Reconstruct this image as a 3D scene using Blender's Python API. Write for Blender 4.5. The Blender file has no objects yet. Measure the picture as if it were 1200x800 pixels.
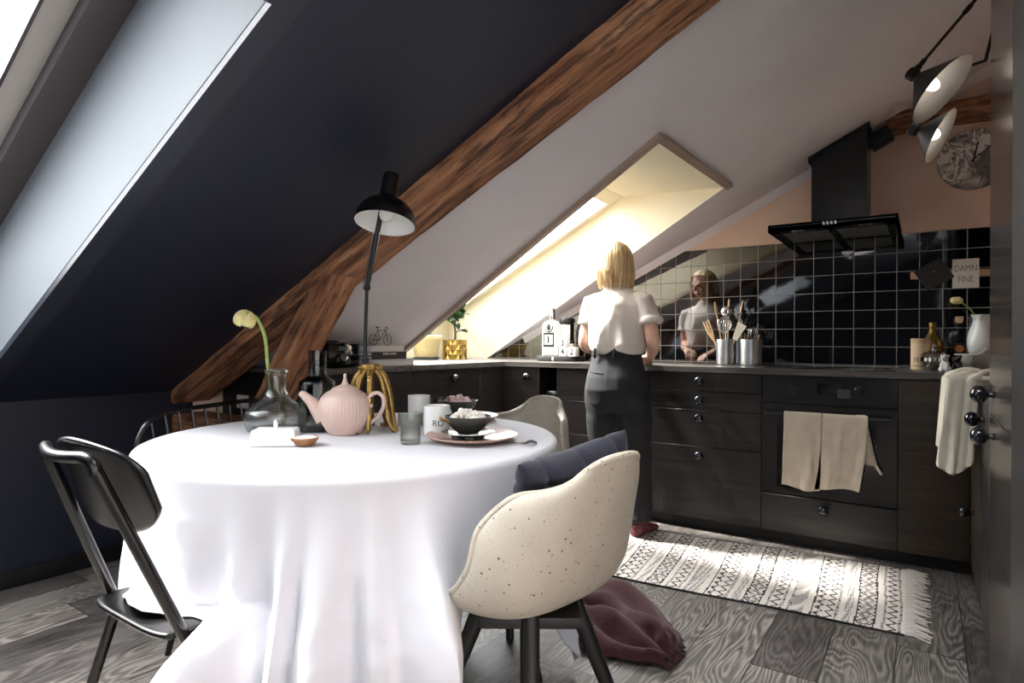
SKY, SUN, SUND, EXPO, EAST = 2.4, 5.0, (.74, .10, -1.0), 2.0, 3.2
import bpy, bmesh, math, random
from mathutils import Vector, Matrix, noise
random.seed(7)
PI = math.pi
scene = bpy.context.scene
COL = scene.collection
scene.view_settings.view_transform = 'Standard'
scene.view_settings.look = 'None'
scene.view_settings.gamma = 1.0
scene.view_settings.use_curve_mapping = False

# ------------------------------------------------------------------ helpers
def lin(c):
    c = c / 255.0
    return c / 12.92 if c <= 0.04045 else ((c + 0.055) / 1.055) ** 2.4
def rgb(r, g, b): return (lin(r), lin(g), lin(b), 1.0)
def sstep(a, b, x):
    t = max(0.0, min(1.0, (x - a) / (b - a))); return t * t * (3 - 2 * t)
def lerp(a, b, t): return a + (b - a) * t
def interp(tab, x):
    """smooth (Catmull-Rom) table look-up"""
    if x <= tab[0][0]: return tab[0][1]
    for i in range(len(tab) - 1):
        (x0, y0), (x1, y1) = tab[i], tab[i + 1]
        if x <= x1:
            t = (x - x0) / (x1 - x0); h = x1 - x0
            m0 = (y1 - tab[i - 1][1]) / (x1 - tab[i - 1][0]) if i else (y1 - y0) / h
            m1 = (tab[i + 2][1] - y0) / (tab[i + 2][0] - x0) if i + 2 < len(tab) else (y1 - y0) / h
            return (2*t**3 - 3*t*t + 1) * y0 + (t**3 - 2*t*t + t) * h * m0 + (3*t*t - 2*t**3) * y1 + (t**3 - t*t) * h * m1
    return tab[-1][1]
def cat_rom(pts, n):
    P = [Vector(p) for p in pts]; out = []
    for i in range(len(P) - 1):
        p0 = P[max(i - 1, 0)]; p1 = P[i]; p2 = P[i + 1]; p3 = P[min(i + 2, len(P) - 1)]
        for k in range(n):
            t = k / n
            out.append(0.5 * ((2 * p1) + (p2 - p0) * t + (2 * p0 - 5 * p1 + 4 * p2 - p3) * t * t + (3 * p1 - p0 - 3 * p2 + p3) * t ** 3))
    out.append(P[-1]); return out

class MB:
    """collects shapes and links them as one mesh object"""
    def __init__(s): s.bm = bmesh.new()
    def box(s, x0, x1, y0, y1, z0, z1, bev=0.0, rot=None, mi=0, seg=2):
        bm = s.bm
        vs = [bm.verts.new((x, y, z)) for x in (x0, x1) for y in (y0, y1) for z in (z0, z1)]
        idx = [(0, 1, 3, 2), (4, 6, 7, 5), (0, 4, 5, 1), (2, 3, 7, 6), (0, 2, 6, 4), (1, 5, 7, 3)]
        fs = [bm.faces.new([vs[i] for i in f]) for f in idx]
        for f in fs: f.material_index = mi
        if bev > 0:
            es = {e for f in fs for e in f.edges}
            r = bmesh.ops.bevel(bm, geom=list(es), offset=bev, segments=seg, profile=0.5, affect='EDGES')
            for f in r['faces']: f.material_index = mi
            vs = list({v for f in r['faces'] for v in f.verts} | {v for v in vs if v.is_valid})
        if rot is not None:
            bmesh.ops.transform(bm, matrix=rot, verts=[v for v in vs if v.is_valid])
        return s
    def prism(s, poly, axis, a, b, mi=0):
        """poly: 2d list; axis 'x','y','z' extrusion from a to b. 2d coords are the other two axes in order"""
        bm = s.bm
        def P(u, v, w):
            return {'x': (w, u, v), 'y': (u, w, v), 'z': (u, v, w)}[axis]
        A = [bm.verts.new(P(u, v, a)) for u, v in poly]; B = [bm.verts.new(P(u, v, b)) for u, v in poly]
        n = len(poly)
        fs = [bm.faces.new(A), bm.faces.new(list(reversed(B)))]
        for i in range(n): fs.append(bm.faces.new([A[i], B[i], B[(i + 1) % n], A[(i + 1) % n]]))
        for f in fs: f.material_index = mi
        return s
    def poly(s, pts, mi=0):
        f = s.bm.faces.new([s.bm.verts.new(p) for p in pts]); f.material_index = mi; return s
    def rings(s, rings, cap0=True, cap1=True, closed=True, mi=0):
        bm = s.bm; R = [[bm.verts.new(p) for p in r] for r in rings]; n = len(R[0])
        for a, b in zip(R, R[1:]):
            for i in range(n if closed else n - 1):
                f = bm.faces.new([a[i], a[(i + 1) % n], b[(i + 1) % n], b[i]]); f.material_index = mi
        if closed and cap0: f = bm.faces.new(list(reversed(R[0]))); f.material_index = mi
        if closed and cap1: f = bm.faces.new(R[-1]); f.material_index = mi
        return s
    def tube(s, path, rad, n=10, cap=True, mi=0, ell=None, up=None):
        P = [Vector(p) for p in path]; m = len(P)
        rad = rad if isinstance(rad, (list, tuple)) else [rad] * m
        prev = None; rings = []
        for i in range(m):
            t = (P[min(i + 1, m - 1)] - P[max(i - 1, 0)])
            if t.length < 1e-9: t = Vector((0, 0, 1))
            t.normalize()
            if prev is None:
                a = Vector(up) if up else (Vector((0, 0, 1)) if abs(t.z) < .9 else Vector((1, 0, 0)))
                u = (a - t * a.dot(t)).normalized()
            else:
                u = (prev - t * prev.dot(t)).normalized()
            prev = u; v = t.cross(u); k = ell if ell else 1.0
            rings.append([P[i] + (u * math.cos(2 * PI * j / n) * k + v * math.sin(2 * PI * j / n)) * rad[i] for j in range(n)])
        return s.rings(rings, cap, cap, True, mi)
    def lathe(s, prof, n=32, c=(0, 0, 0), mi=0, cap0=False, cap1=False, flute=None, mat=None):
        rings = []
        for i, (r, z) in enumerate(prof):
            ring = []
            for j in range(n):
                a = 2 * PI * j / n; rr = max(r, 1e-4)
                if flute: rr = rr * (1 + flute(a, i / (len(prof) - 1), z))
                p = Vector((rr * math.cos(a), rr * math.sin(a), z))
                if mat: p = mat @ p
                ring.append(p + Vector(c))
            rings.append(ring)
        return s.rings(rings, cap0, cap1, True, mi)
    def ball(s, c, r, nu=16, nv=10, rot=None, mi=0):
        r = r if isinstance(r, (tuple, list)) else (r, r, r)
        rings = []
        for i in range(1, nv):
            th = PI * i / nv
            ring = []
            for j in range(nu):
                a = 2 * PI * j / nu
                p = Vector((r[0] * math.sin(th) * math.cos(a), r[1] * math.sin(th) * math.sin(a), r[2] * math.cos(th)))
                if rot: p = rot @ p
                ring.append(p + Vector(c))
            rings.append(list(reversed(ring)))
        return s.rings(rings, True, True, True, mi)
    def grid(s, f, nu, nv, mi=0, mif=None):
        bm = s.bm; V = [[bm.verts.new(f(i / nu, j / nv)) for j in range(nv + 1)] for i in range(nu + 1)]
        for i in range(nu):
            for j in range(nv):
                fc = bm.faces.new([V[i][j], V[i + 1][j], V[i + 1][j + 1], V[i][j + 1]])
                fc.material_index = mif(i, j) if mif else mi
        return s
    def xf(s, m): bmesh.ops.transform(s.bm, matrix=m, verts=s.bm.verts[:]); return s
    def build(s, name, mat, parent=None, smooth=True, angle=40, normals=True, merge=0):
        bm = s.bm
        if merge: bmesh.ops.remove_doubles(bm, verts=bm.verts[:], dist=merge)
        if normals: bmesh.ops.recalc_face_normals(bm, faces=bm.faces[:])
        me = bpy.data.meshes.new(name); 
        if smooth:
            ca = math.radians(angle)
            for f in bm.faces: f.smooth = True
            for e in bm.edges:
                if len(e.link_faces) == 2 and e.calc_face_angle(0) > ca: e.smooth = False
        bm.to_mesh(me); bm.free()
        for m in (mat if isinstance(mat, (list, tuple)) else [mat]): me.materials.append(m)
        o = bpy.data.objects.new(name, me); COL.objects.link(o)
        if parent: o.parent = parent
        return o

def tag(o, label=None, cat=None, group=None, kind=None):
    if label: o['label'] = label
    if cat: o['category'] = cat
    if group: o['group'] = group
    if kind: o['kind'] = kind
    return o
def thing(name, label, cat, loc=(0, 0, 0), rz=0.0, group=None):
    o = bpy.data.objects.new(name, None); COL.objects.link(o)
    o.empty_display_size = .05
    o.location = loc; o.rotation_euler = (0, 0, rz)
    return tag(o, label, cat, group)
def struct(o, label=None): return tag(o, label, kind='structure')
def kids(o): return [c for c in bpy.data.objects if c.parent == o]
def copy_tree(o, parent=None):
    c = o.copy(); COL.objects.link(c)
    if parent: c.parent = parent
    for ch in kids(o): copy_tree(ch, c)
    return c
def mods(o, solid=None, sub=0, offset=-1):
    if solid:
        m = o.modifiers.new('s', 'SOLIDIFY'); m.thickness = solid; m.offset = offset
    if sub:
        m = o.modifiers.new('d', 'SUBSURF'); m.levels = sub; m.render_levels = sub
    return o
def bake(mb, voxel, smooth_it=4, fac=.5, disp=None):
    """remesh overlapping volumes into one continuous surface; returns an MB holding it"""
    o = mb.build('tmp', M_tmp, None)
    m = o.modifiers.new('r', 'REMESH'); m.mode = 'VOXEL'; m.voxel_size = voxel
    if smooth_it:
        k = o.modifiers.new('k', 'SMOOTH'); k.factor = fac; k.iterations = smooth_it
    dg = bpy.context.evaluated_depsgraph_get()
    ev = o.evaluated_get(dg); me = bpy.data.meshes.new_from_object(ev)
    out = MB(); out.bm.from_mesh(me)
    if disp:
        out.bm.normal_update()
        ds = [disp(v.co, v.normal) for v in out.bm.verts]
        for v, d in zip(out.bm.verts, ds): v.co = v.co + v.normal * d
    bpy.data.meshes.remove(me); old = o.data
    bpy.data.objects.remove(o); bpy.data.meshes.remove(old)
    return out
def text_mesh(name, body, size, mat, parent, mtx, ext=.0004, align='CENTER', sx=1.0, bold=0.0):
    cu = bpy.data.curves.new('t', 'FONT'); cu.body = body; cu.size = size; cu.extrude = ext; cu.offset = bold
    cu.align_x = align; cu.align_y = 'CENTER'
    t = bpy.data.objects.new('t', cu); COL.objects.link(t)
    dg = bpy.context.evaluated_depsgraph_get(); me = bpy.data.meshes.new_from_object(t.evaluated_get(dg))
    bpy.data.objects.remove(t); bpy.data.curves.remove(cu)
    me.transform(Matrix.Diagonal((sx, 1, 1, 1))); me.transform(mtx); me.materials.clear(); me.materials.append(mat)
    me.name = name
    o = bpy.data.objects.new(name, me); COL.objects.link(o)
    if parent: o.parent = parent
    return o

# ------------------------------------------------------------------ materials
def newmat(name):
    m = bpy.data.materials.new(name); m.use_nodes = True
    nt = m.node_tree; b = nt.nodes['Principled BSDF']; return m, nt, b
def nd(nt, t, **kw):
    n = nt.nodes.new(t)
    for k, v in kw.items(): setattr(n, k, v)
    return n
def mth(nt, op, a, b=None, c=None):
    n = nt.nodes.new('ShaderNodeMath'); n.operation = op
    for i, v in enumerate((a, b, c)):
        if v is None: continue
        if isinstance(v, (int, float)): n.inputs[i].default_value = v
        else: nt.links.new(v, n.inputs[i])
    return n.outputs[0]
def mixc(nt, fac, a, b, mode='MIX'):
    n = nt.nodes.new('ShaderNodeMix'); n.data_type = 'RGBA'; n.blend_type = mode
    for s, v in ((n.inputs[0], fac), (n.inputs[6], a), (n.inputs[7], b)):
        if isinstance(v, (int, float, tuple)): s.default_value = v
        else: nt.links.new(v, s)
    return n.outputs[2]
def ramp(nt, fac, stops):
    n = nt.nodes.new('ShaderNodeValToRGB'); e = n.color_ramp.elements
    while len(e) < len(stops): e.new(.5)
    for el, (p, c) in zip(e, stops): el.position = p; el.color = c
    nt.links.new(fac, n.inputs[0]); return n.outputs[0]
def coords(nt, scale=(1, 1, 1), kind='Object', rot=(0, 0, 0)):
    tc = nd(nt, 'ShaderNodeTexCoord'); mp = nd(nt, 'ShaderNodeMapping')
    mp.inputs['Scale'].default_value = scale; mp.inputs['Rotation'].default_value = rot
    nt.links.new(tc.outputs[kind], mp.inputs['Vector']); return mp.outputs[0]
def noi(nt, vec, scale=5, detail=4, rough=.55, dist=0):
    n = nd(nt, 'ShaderNodeTexNoise'); n.inputs['Scale'].default_value = scale; n.inputs['Detail'].default_value = detail
    n.inputs['Roughness'].default_value = rough; n.inputs['Distortion'].default_value = dist
    nt.links.new(vec, n.inputs['Vector']); return n.outputs['Fac']
def bump(nt, b, h, strength=.3, dist=.002):
    n = nd(nt, 'ShaderNodeBump'); n.inputs['Strength'].default_value = strength; n.inputs['Distance'].default_value = dist
    nt.links.new(h, n.inputs['Height']); nt.links.new(n.outputs[0], b.inputs['Normal'])
def M(name, col, rough=.5, metal=0.0, spec=.5, var=0.0, vs=4.0, bmp=0.0, bs=60.0, coat=0.0, sheen=0.0):
    m, nt, b = newmat(name)
    b.inputs['Roughness'].default_value = rough; b.inputs['Metallic'].default_value = metal
    b.inputs['Specular IOR Level'].default_value = spec; b.inputs['Coat Weight'].default_value = coat
    b.inputs['Coat Roughness'].default_value = .08
    b.inputs['Sheen Weight'].default_value = sheen
    v = coords(nt)
    f = noi(nt, v, vs, 5)
    k = 1 - var
    dark = (col[0] * k, col[1] * k, col[2] * k, 1); lite = (min(1, col[0] * (1 + var)), min(1, col[1] * (1 + var)), min(1, col[2] * (1 + var)), 1)
    nt.links.new(ramp(nt, f, [(.3, dark), (.7, lite)]), b.inputs['Base Color'])
    if bmp: bump(nt, b, noi(nt, v, bs, 3), bmp)
    return m
M_tmp = M('temporary', rgb(200, 200, 200))
def wood(name, dark, lite, scale, rough=.45, bmp=.25, kind='Object', spec=.4, contrast=(.35, .68)):
    m, nt, b = newmat(name)
    v = coords(nt, scale, kind); f = noi(nt, v, 1.0, 6, .6, .6)
    g = noi(nt, coords(nt, tuple(s * 5 for s in scale), kind), 1.0, 3)
    h = mth(nt, 'ADD', mth(nt, 'MULTIPLY', f, .75), mth(nt, 'MULTIPLY', g, .25))
    nt.links.new(ramp(nt, h, [(contrast[0], dark), (contrast[1], lite)]), b.inputs['Base Color'])
    b.inputs['Roughness'].default_value = rough; b.inputs['Specular IOR Level'].default_value = spec
    if bmp: bump(nt, b, h, bmp, .002)
    return m
def oldwood(name, tilt=0.0):
    """weathered timber, grain along an axis tilted up from x by `tilt`"""
    m, nt, b = newmat(name)
    sc = (1.3, 11, 11)
    tc = nd(nt, 'ShaderNodeTexCoord'); m0 = nd(nt, 'ShaderNodeMapping'); m0.inputs['Rotation'].default_value = (0, tilt, 0); nt.links.new(tc.outputs['Object'], m0.inputs[0])
    def cc(k):
        mp = nd(nt, 'ShaderNodeMapping'); mp.inputs['Scale'].default_value = tuple(q * k for q in sc); nt.links.new(m0.outputs[0], mp.inputs[0]); return mp.outputs[0]
    v = cc(1)
    f = noi(nt, v, 1.6, 7, .62, .7)
    c = ramp(nt, f, [(.2, rgb(70, 42, 28)), (.40, rgb(134, 86, 58)), (.58, rgb(184, 130, 94)), (.8, rgb(222, 178, 140))])
    sp = noi(nt, cc(2.4), 1.5, 6, .72)
    dk = ramp(nt, sp, [(.47, (0, 0, 0, 1)), (.58, (1, 1, 1, 1))])
    big = ramp(nt, noi(nt, coords(nt, (3, 3, 3)), 1.3, 3), [(.34, (.15, .15, .15, 1)), (.5, (1, 1, 1, 1))])
    fac = mth(nt, 'MULTIPLY', dk, big)
    nt.links.new(mixc(nt, mth(nt, 'MULTIPLY', fac, .8), c, rgb(34, 23, 18)), b.inputs['Base Color'])
    b.inputs['Roughness'].default_value = .75
    bump(nt, b, mth(nt, 'ADD', f, mth(nt, 'MULTIPLY', sp, .5)), .8, .008)
    return m
def glassy(name, tint, edge, glossr=.02, edgepow=.35, base=0.0):
    m, nt, b = newmat(name); nt.nodes.remove(b)
    out = nt.nodes['Material Output']
    tr = nd(nt, 'ShaderNodeBsdfTransparent'); tr.inputs[0].default_value = tint
    gl = nd(nt, 'ShaderNodeBsdfGlossy'); gl.inputs['Roughness'].default_value = glossr
    lw = nd(nt, 'ShaderNodeLayerWeight'); lw.inputs['Blend'].default_value = edgepow
    tr2 = nd(nt, 'ShaderNodeBsdfTransparent'); tr2.inputs[0].default_value = edge
    mx = nd(nt, 'ShaderNodeMixShader'); nt.links.new(lw.outputs['Facing'], mx.inputs[0])
    nt.links.new(tr.outputs[0], mx.inputs[1]); nt.links.new(tr2.outputs[0], mx.inputs[2])
    l2 = nd(nt, 'ShaderNodeLayerWeight'); l2.inputs['Blend'].default_value = .5
    fr = mth(nt, 'ADD', mth(nt, 'MULTIPLY', mth(nt, 'POWER', l2.outputs['Facing'], 5.0), .9), .04)
    mx2 = nd(nt, 'ShaderNodeMixShader')
    nt.links.new(mth(nt, 'ADD', fr, base), mx2.inputs[0])
    nt.links.new(mx.outputs[0], mx2.inputs[1]); nt.links.new(gl.outputs[0], mx2.inputs[2])
    nt.links.new(mx2.outputs[0], out.inputs[0]); return m

W_ = 3.956; FR = 3.356; KX = -3.156; KZ = .775; SL = .489; LX = -2.343; CZ = .901; RX = .169
X1, X2, X3 = -1.3054, -.7029, -.1029
def rz_(x): return KZ + SL * (x - KX)

m_navy = M('navy_paint', rgb(27, 31, 45), .42, var=.08, vs=2, bmp=.05, bs=8)
m_navy2 = M('navy_casing', rgb(38, 43, 54), .38, var=.05)
m_white = M('white_ceiling', rgb(240, 235, 237), .75, var=.035, vs=3, bmp=.08, bs=7)
m_plas = M('blush_plaster', rgb(232, 202, 182), .8, var=.10, vs=2.5, bmp=.1, bs=12)
m_cream = M('cream_reveal', rgb(224, 214, 188), .7, var=.02)
m_tan = M('tan_casing', rgb(178, 156, 140), .6, var=.06, vs=8)
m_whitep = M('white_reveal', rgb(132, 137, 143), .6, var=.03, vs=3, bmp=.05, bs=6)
m_sash = M('grey_sash', rgb(78, 72, 74), .4, var=.04)
m_sashw = M('pale_sash', rgb(205, 203, 198), .5, var=.03)
m_blk = M('black_gloss', rgb(13, 12, 13), .26, var=.1)
m_blkm = M('black_matt', rgb(17, 16, 16), .5, var=.1)
m_plinth = M('plinth_black', rgb(20, 18, 18), .5)
m_cab = wood('black_oak', rgb(21, 19, 18), rgb(50, 45, 43), (2.2, 2.2, 46), .34, .12)
m_cabw = wood('brown_oak', rgb(38, 31, 25), rgb(66, 55, 44), (2.2, 2.2, 46), .42, .12)
m_tall = wood('tall_oak', rgb(28, 25, 24), rgb(120, 112, 106), (26, 26, 1.6), .16, .25, contrast=(.42, .74))
m_top = wood('worktop_oak', rgb(52, 49, 48), rgb(104, 99, 95), (3, 26, 26), .32, .15)
m_knob = M('ink_knob', rgb(18, 20, 30), .10, coat=.6)
m_steel = M('steel', rgb(176, 178, 178), .30, 1.0, var=.12, vs=20)
m_zinc = M('zinc', rgb(170, 172, 172), .38, 1.0, var=.2, vs=14)
m_chrome = M('chrome', rgb(215, 215, 215), .10, 1.0)
m_gold = M('old_gold', rgb(166, 136, 82), .36, 1.0, var=.25, vs=30)
m_brass = M('brass', rgb(190, 160, 95), .24, 1.0, var=.1)
m_lin = M('white_linen', rgb(206, 205, 211), .85, var=.015, vs=6, bmp=.25, bs=420, sheen=.15)
m_tow = M('oat_linen', rgb(206, 192, 174), .9, var=.10, vs=16, bmp=.4, bs=300)
m_towc = M('cream_towel', rgb(232, 224, 206), .9, var=.06, vs=16, bmp=.4, bs=300)
m_blush = M('blush_glaze', rgb(216, 188, 175), .42, var=.03)
m_blushp = M('blush_plate', rgb(196, 160, 142), .35, var=.05, vs=12)
m_grey = M('charcoal_glaze', rgb(64, 66, 64), .38, var=.2, vs=10)
m_dark = M('black_glaze', rgb(26, 26, 27), .18, var=.1)
m_porc = M('white_porcelain', rgb(240, 240, 238), .16)
m_wht = M('white_plain', rgb(236, 235, 230), .5)
m_ink = M('black_ink', rgb(18, 18, 18), .6)
m_terr = M('old_terracotta', rgb(212, 196, 150), .8, var=.12, vs=14, bmp=.3, bs=60)
m_soil = M('soil', rgb(48, 36, 28), .95, var=.3, vs=60, bmp=1, bs=80)
m_leaf = M('leaf_green', rgb(52, 92, 44), .42, var=.35, vs=18)
m_leaf2 = M('leaf_pale', rgb(92, 140, 84), .5, var=.3, vs=18)
m_stem = M('stem_bark', rgb(60, 48, 36), .8, var=.2, vs=30)
m_gstem = M('green_stem', rgb(150, 168, 96), .5, var=.15, vs=30)
m_petal = M('butter_petal', rgb(226, 214, 150), .5, var=.18, vs=26)
m_skin = M('skin', rgb(226, 180, 158), .5, var=.05, vs=12)
m_tee = M('white_tee', rgb(222, 213, 206), .85, var=.02, vs=10, bmp=.1, bs=300)
m_pants = M('black_twill', rgb(30, 30, 33), .8, var=.18, vs=14, bmp=.2, bs=400)
m_slip = M('burgundy_knit', rgb(98, 50, 54), .9, var=.3, vs=60, bmp=.8, bs=160)
m_throw = M('burgundy_throw', rgb(62, 24, 30), .95, var=.3, vs=60, bmp=1, bs=170, sheen=.1)
m_velv = M('navy_velvet', rgb(20, 20, 38), .8, var=.25, vs=10, sheen=.12)
m_pine = wood('pale_beech', rgb(196, 160, 118), rgb(232, 204, 164), (20, 20, 3), .5, .1)
m_walnut = wood('bowl_wood', rgb(120, 78, 44), rgb(184, 134, 88), (6, 30, 30), .5, .1)
m_beamX = oldwood('old_timber', math.atan(.489))
m_beamZ = oldwood('old_timber_post', .865)
m_beamH = oldwood('old_timber_level', 0)
m_card = M('black_card', rgb(38, 36, 35), .6, var=.08)
m_cardw = M('pale_card', rgb(226, 221, 212), .7, var=.03)
m_green = M('bottle_green', rgb(150, 196, 60), .4)
m_popc = M('popcorn', rgb(244, 236, 226), .8, var=.06, vs=60, bmp=.6, bs=120)
m_pink = M('pink_popcorn', rgb(232, 206, 202), .8, var=.08, vs=60, bmp=.6, bs=120)
m_salt = M('salt', rgb(246, 246, 246), .8, bmp=1, bs=300)
m_clear = glassy('clear_glass', (.965, .975, .97, 1), (.52, .57, .55, 1), .02, .3)
def vaseglass():
    m, nt, b = newmat('vase_glass'); nt.nodes.remove(b); out = nt.nodes['Material Output']
    g = nd(nt, 'ShaderNodeBsdfGlass'); g.inputs['Color'].default_value = (.97, .98, .975, 1); g.inputs['IOR'].default_value = 1.45; g.inputs['Roughness'].default_value = 0
    t = nd(nt, 'ShaderNodeBsdfTransparent'); t.inputs[0].default_value = (.97, .98, .975, 1)
    mx = nd(nt, 'ShaderNodeMixShader'); mx.inputs[0].default_value = .2
    nt.links.new(g.outputs[0], mx.inputs[1]); nt.links.new(t.outputs[0], mx.inputs[2]); nt.links.new(mx.outputs[0], out.inputs[0]); return m
m_vase = vaseglass()
m_pane = glassy('window_glass', (.97, .98, .98, 1), (.9, .93, .93, 1), .0, .2)
m_smoke = glassy('smoke_glass', (.74, .75, .74, 1), (.40, .40, .40, 1), .03, .35)
m_smoke2 = glassy('pale_smoke_glass', (.90, .915, .89, 1), (.55, .57, .53, 1), .03, .4)
m_whisk = glassy('amber_glass', (.96, .66, .30, 1), (.6, .3, .1, 1), .03, .4)
m_ovglass = M('oven_glass', rgb(14, 13, 13), .07, coat=.5)
m_panel = M('oven_black', rgb(30, 29, 29), .22, var=.1)
m_led = M('dark_display', rgb(70, 74, 78), .2)
m_hoodin = M('hood_filter', rgb(130, 128, 120), .4, .8, var=.15, vs=30)

def speckle():
    m, nt, b = newmat('speckled_shell'); v = coords(nt)
    vo = nd(nt, 'ShaderNodeTexVoronoi'); vo.inputs['Scale'].default_value = 130; nt.links.new(v, vo.inputs['Vector'])
    d = vo.outputs['Distance']
    sep = nd(nt, 'ShaderNodeSeparateColor'); nt.links.new(vo.outputs['Color'], sep.inputs[0])
    rad = mth(nt, 'MULTIPLY', mth(nt, 'POWER', sep.outputs[0], 6.0), .36)
    dot = mth(nt, 'LESS_THAN', d, rad)
    vo2 = nd(nt, 'ShaderNodeTexVoronoi'); vo2.inputs['Scale'].default_value = 300; nt.links.new(v, vo2.inputs['Vector'])
    s2 = nd(nt, 'ShaderNodeSeparateColor'); nt.links.new(vo2.outputs['Color'], s2.inputs[0])
    dot2 = mth(nt, 'LESS_THAN', vo2.outputs['Distance'], mth(nt, 'MULTIPLY', mth(nt, 'POWER', s2.outputs[0], 6.0), .40))
    base = ramp(nt, noi(nt, v, 9, 4), [(.3, rgb(176, 168, 152)), (.7, rgb(190, 182, 167))])
    c = mixc(nt, mth(nt, 'MULTIPLY', dot2, .55), base, rgb(120, 104, 88))
    c = mixc(nt, mth(nt, 'MULTIPLY', dot, .85), c, rgb(58, 46, 40))
    nt.links.new(c, b.inputs['Base Color']); b.inputs['Roughness'].default_value = .5
    return m
m_shell = speckle()

def pos(nt):
    g = nd(nt, 'ShaderNodeNewGeometry'); s = nd(nt, 'ShaderNodeSeparateXYZ'); nt.links.new(g.outputs['Position'], s.inputs[0])
    return g, s.outputs[0], s.outputs[1], s.outputs[2]
def tiles():
    m, nt, b = newmat('black_tiles'); g, x, y, z = pos(nt)
    S = .1031
    u = mth(nt, 'DIVIDE', mth(nt, 'ADD', x, 1.3661), S); v = mth(nt, 'DIVIDE', mth(nt, 'SUBTRACT', z, 1.6308), S)
    def edge(t):
        f = mth(nt, 'FRACT', t); return mth(nt, 'MINIMUM', f, mth(nt, 'SUBTRACT', 1.0, f))
    e = mth(nt, 'MINIMUM', edge(u), edge(v))
    gr = mth(nt, 'LESS_THAN', e, .019)
    wn = nd(nt, 'ShaderNodeTexWhiteNoise'); wn.noise_dimensions = '2D'
    cb = nd(nt, 'ShaderNodeCombineXYZ'); nt.links.new(mth(nt, 'FLOOR', u), cb.inputs[0]); nt.links.new(mth(nt, 'FLOOR', v), cb.inputs[1])
    nt.links.new(cb.outputs[0], wn.inputs['Vector'])
    sc = nd(nt, 'ShaderNodeVectorMath', operation='MULTIPLY_ADD'); nt.links.new(wn.outputs['Color'], sc.inputs[0])
    sc.inputs[1].default_value = (.010, 0, .010); sc.inputs[2].default_value = (-.005, 0, -.005)
    ad = nd(nt, 'ShaderNodeVectorMath', operation='ADD'); nt.links.new(g.outputs['Normal'], ad.inputs[0]); nt.links.new(sc.outputs[0], ad.inputs[1])
    bp = nd(nt, 'ShaderNodeBump'); bp.inputs['Strength'].default_value = .12; bp.inputs['Distance'].default_value = .002
    nt.links.new(noi(nt, coords(nt), 9, 2), bp.inputs['Height']); nt.links.new(ad.outputs[0], bp.inputs['Normal'])
    nt.links.new(bp.outputs[0], b.inputs['Normal'])
    nt.links.new(mixc(nt, gr, rgb(13, 13, 14), rgb(146, 142, 138)), b.inputs['Base Color'])
    nt.links.new(mth(nt, 'ADD', mth(nt, 'MULTIPLY', gr, .75), .045), b.inputs['Roughness'])
    b.inputs['IOR'].default_value = 2.0
    nt.links.new(mth(nt, 'SUBTRACT', .5, mth(nt, 'MULTIPLY', gr, .4)), b.inputs['Specular IOR Level'])
    return m
m_tile = tiles()
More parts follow.
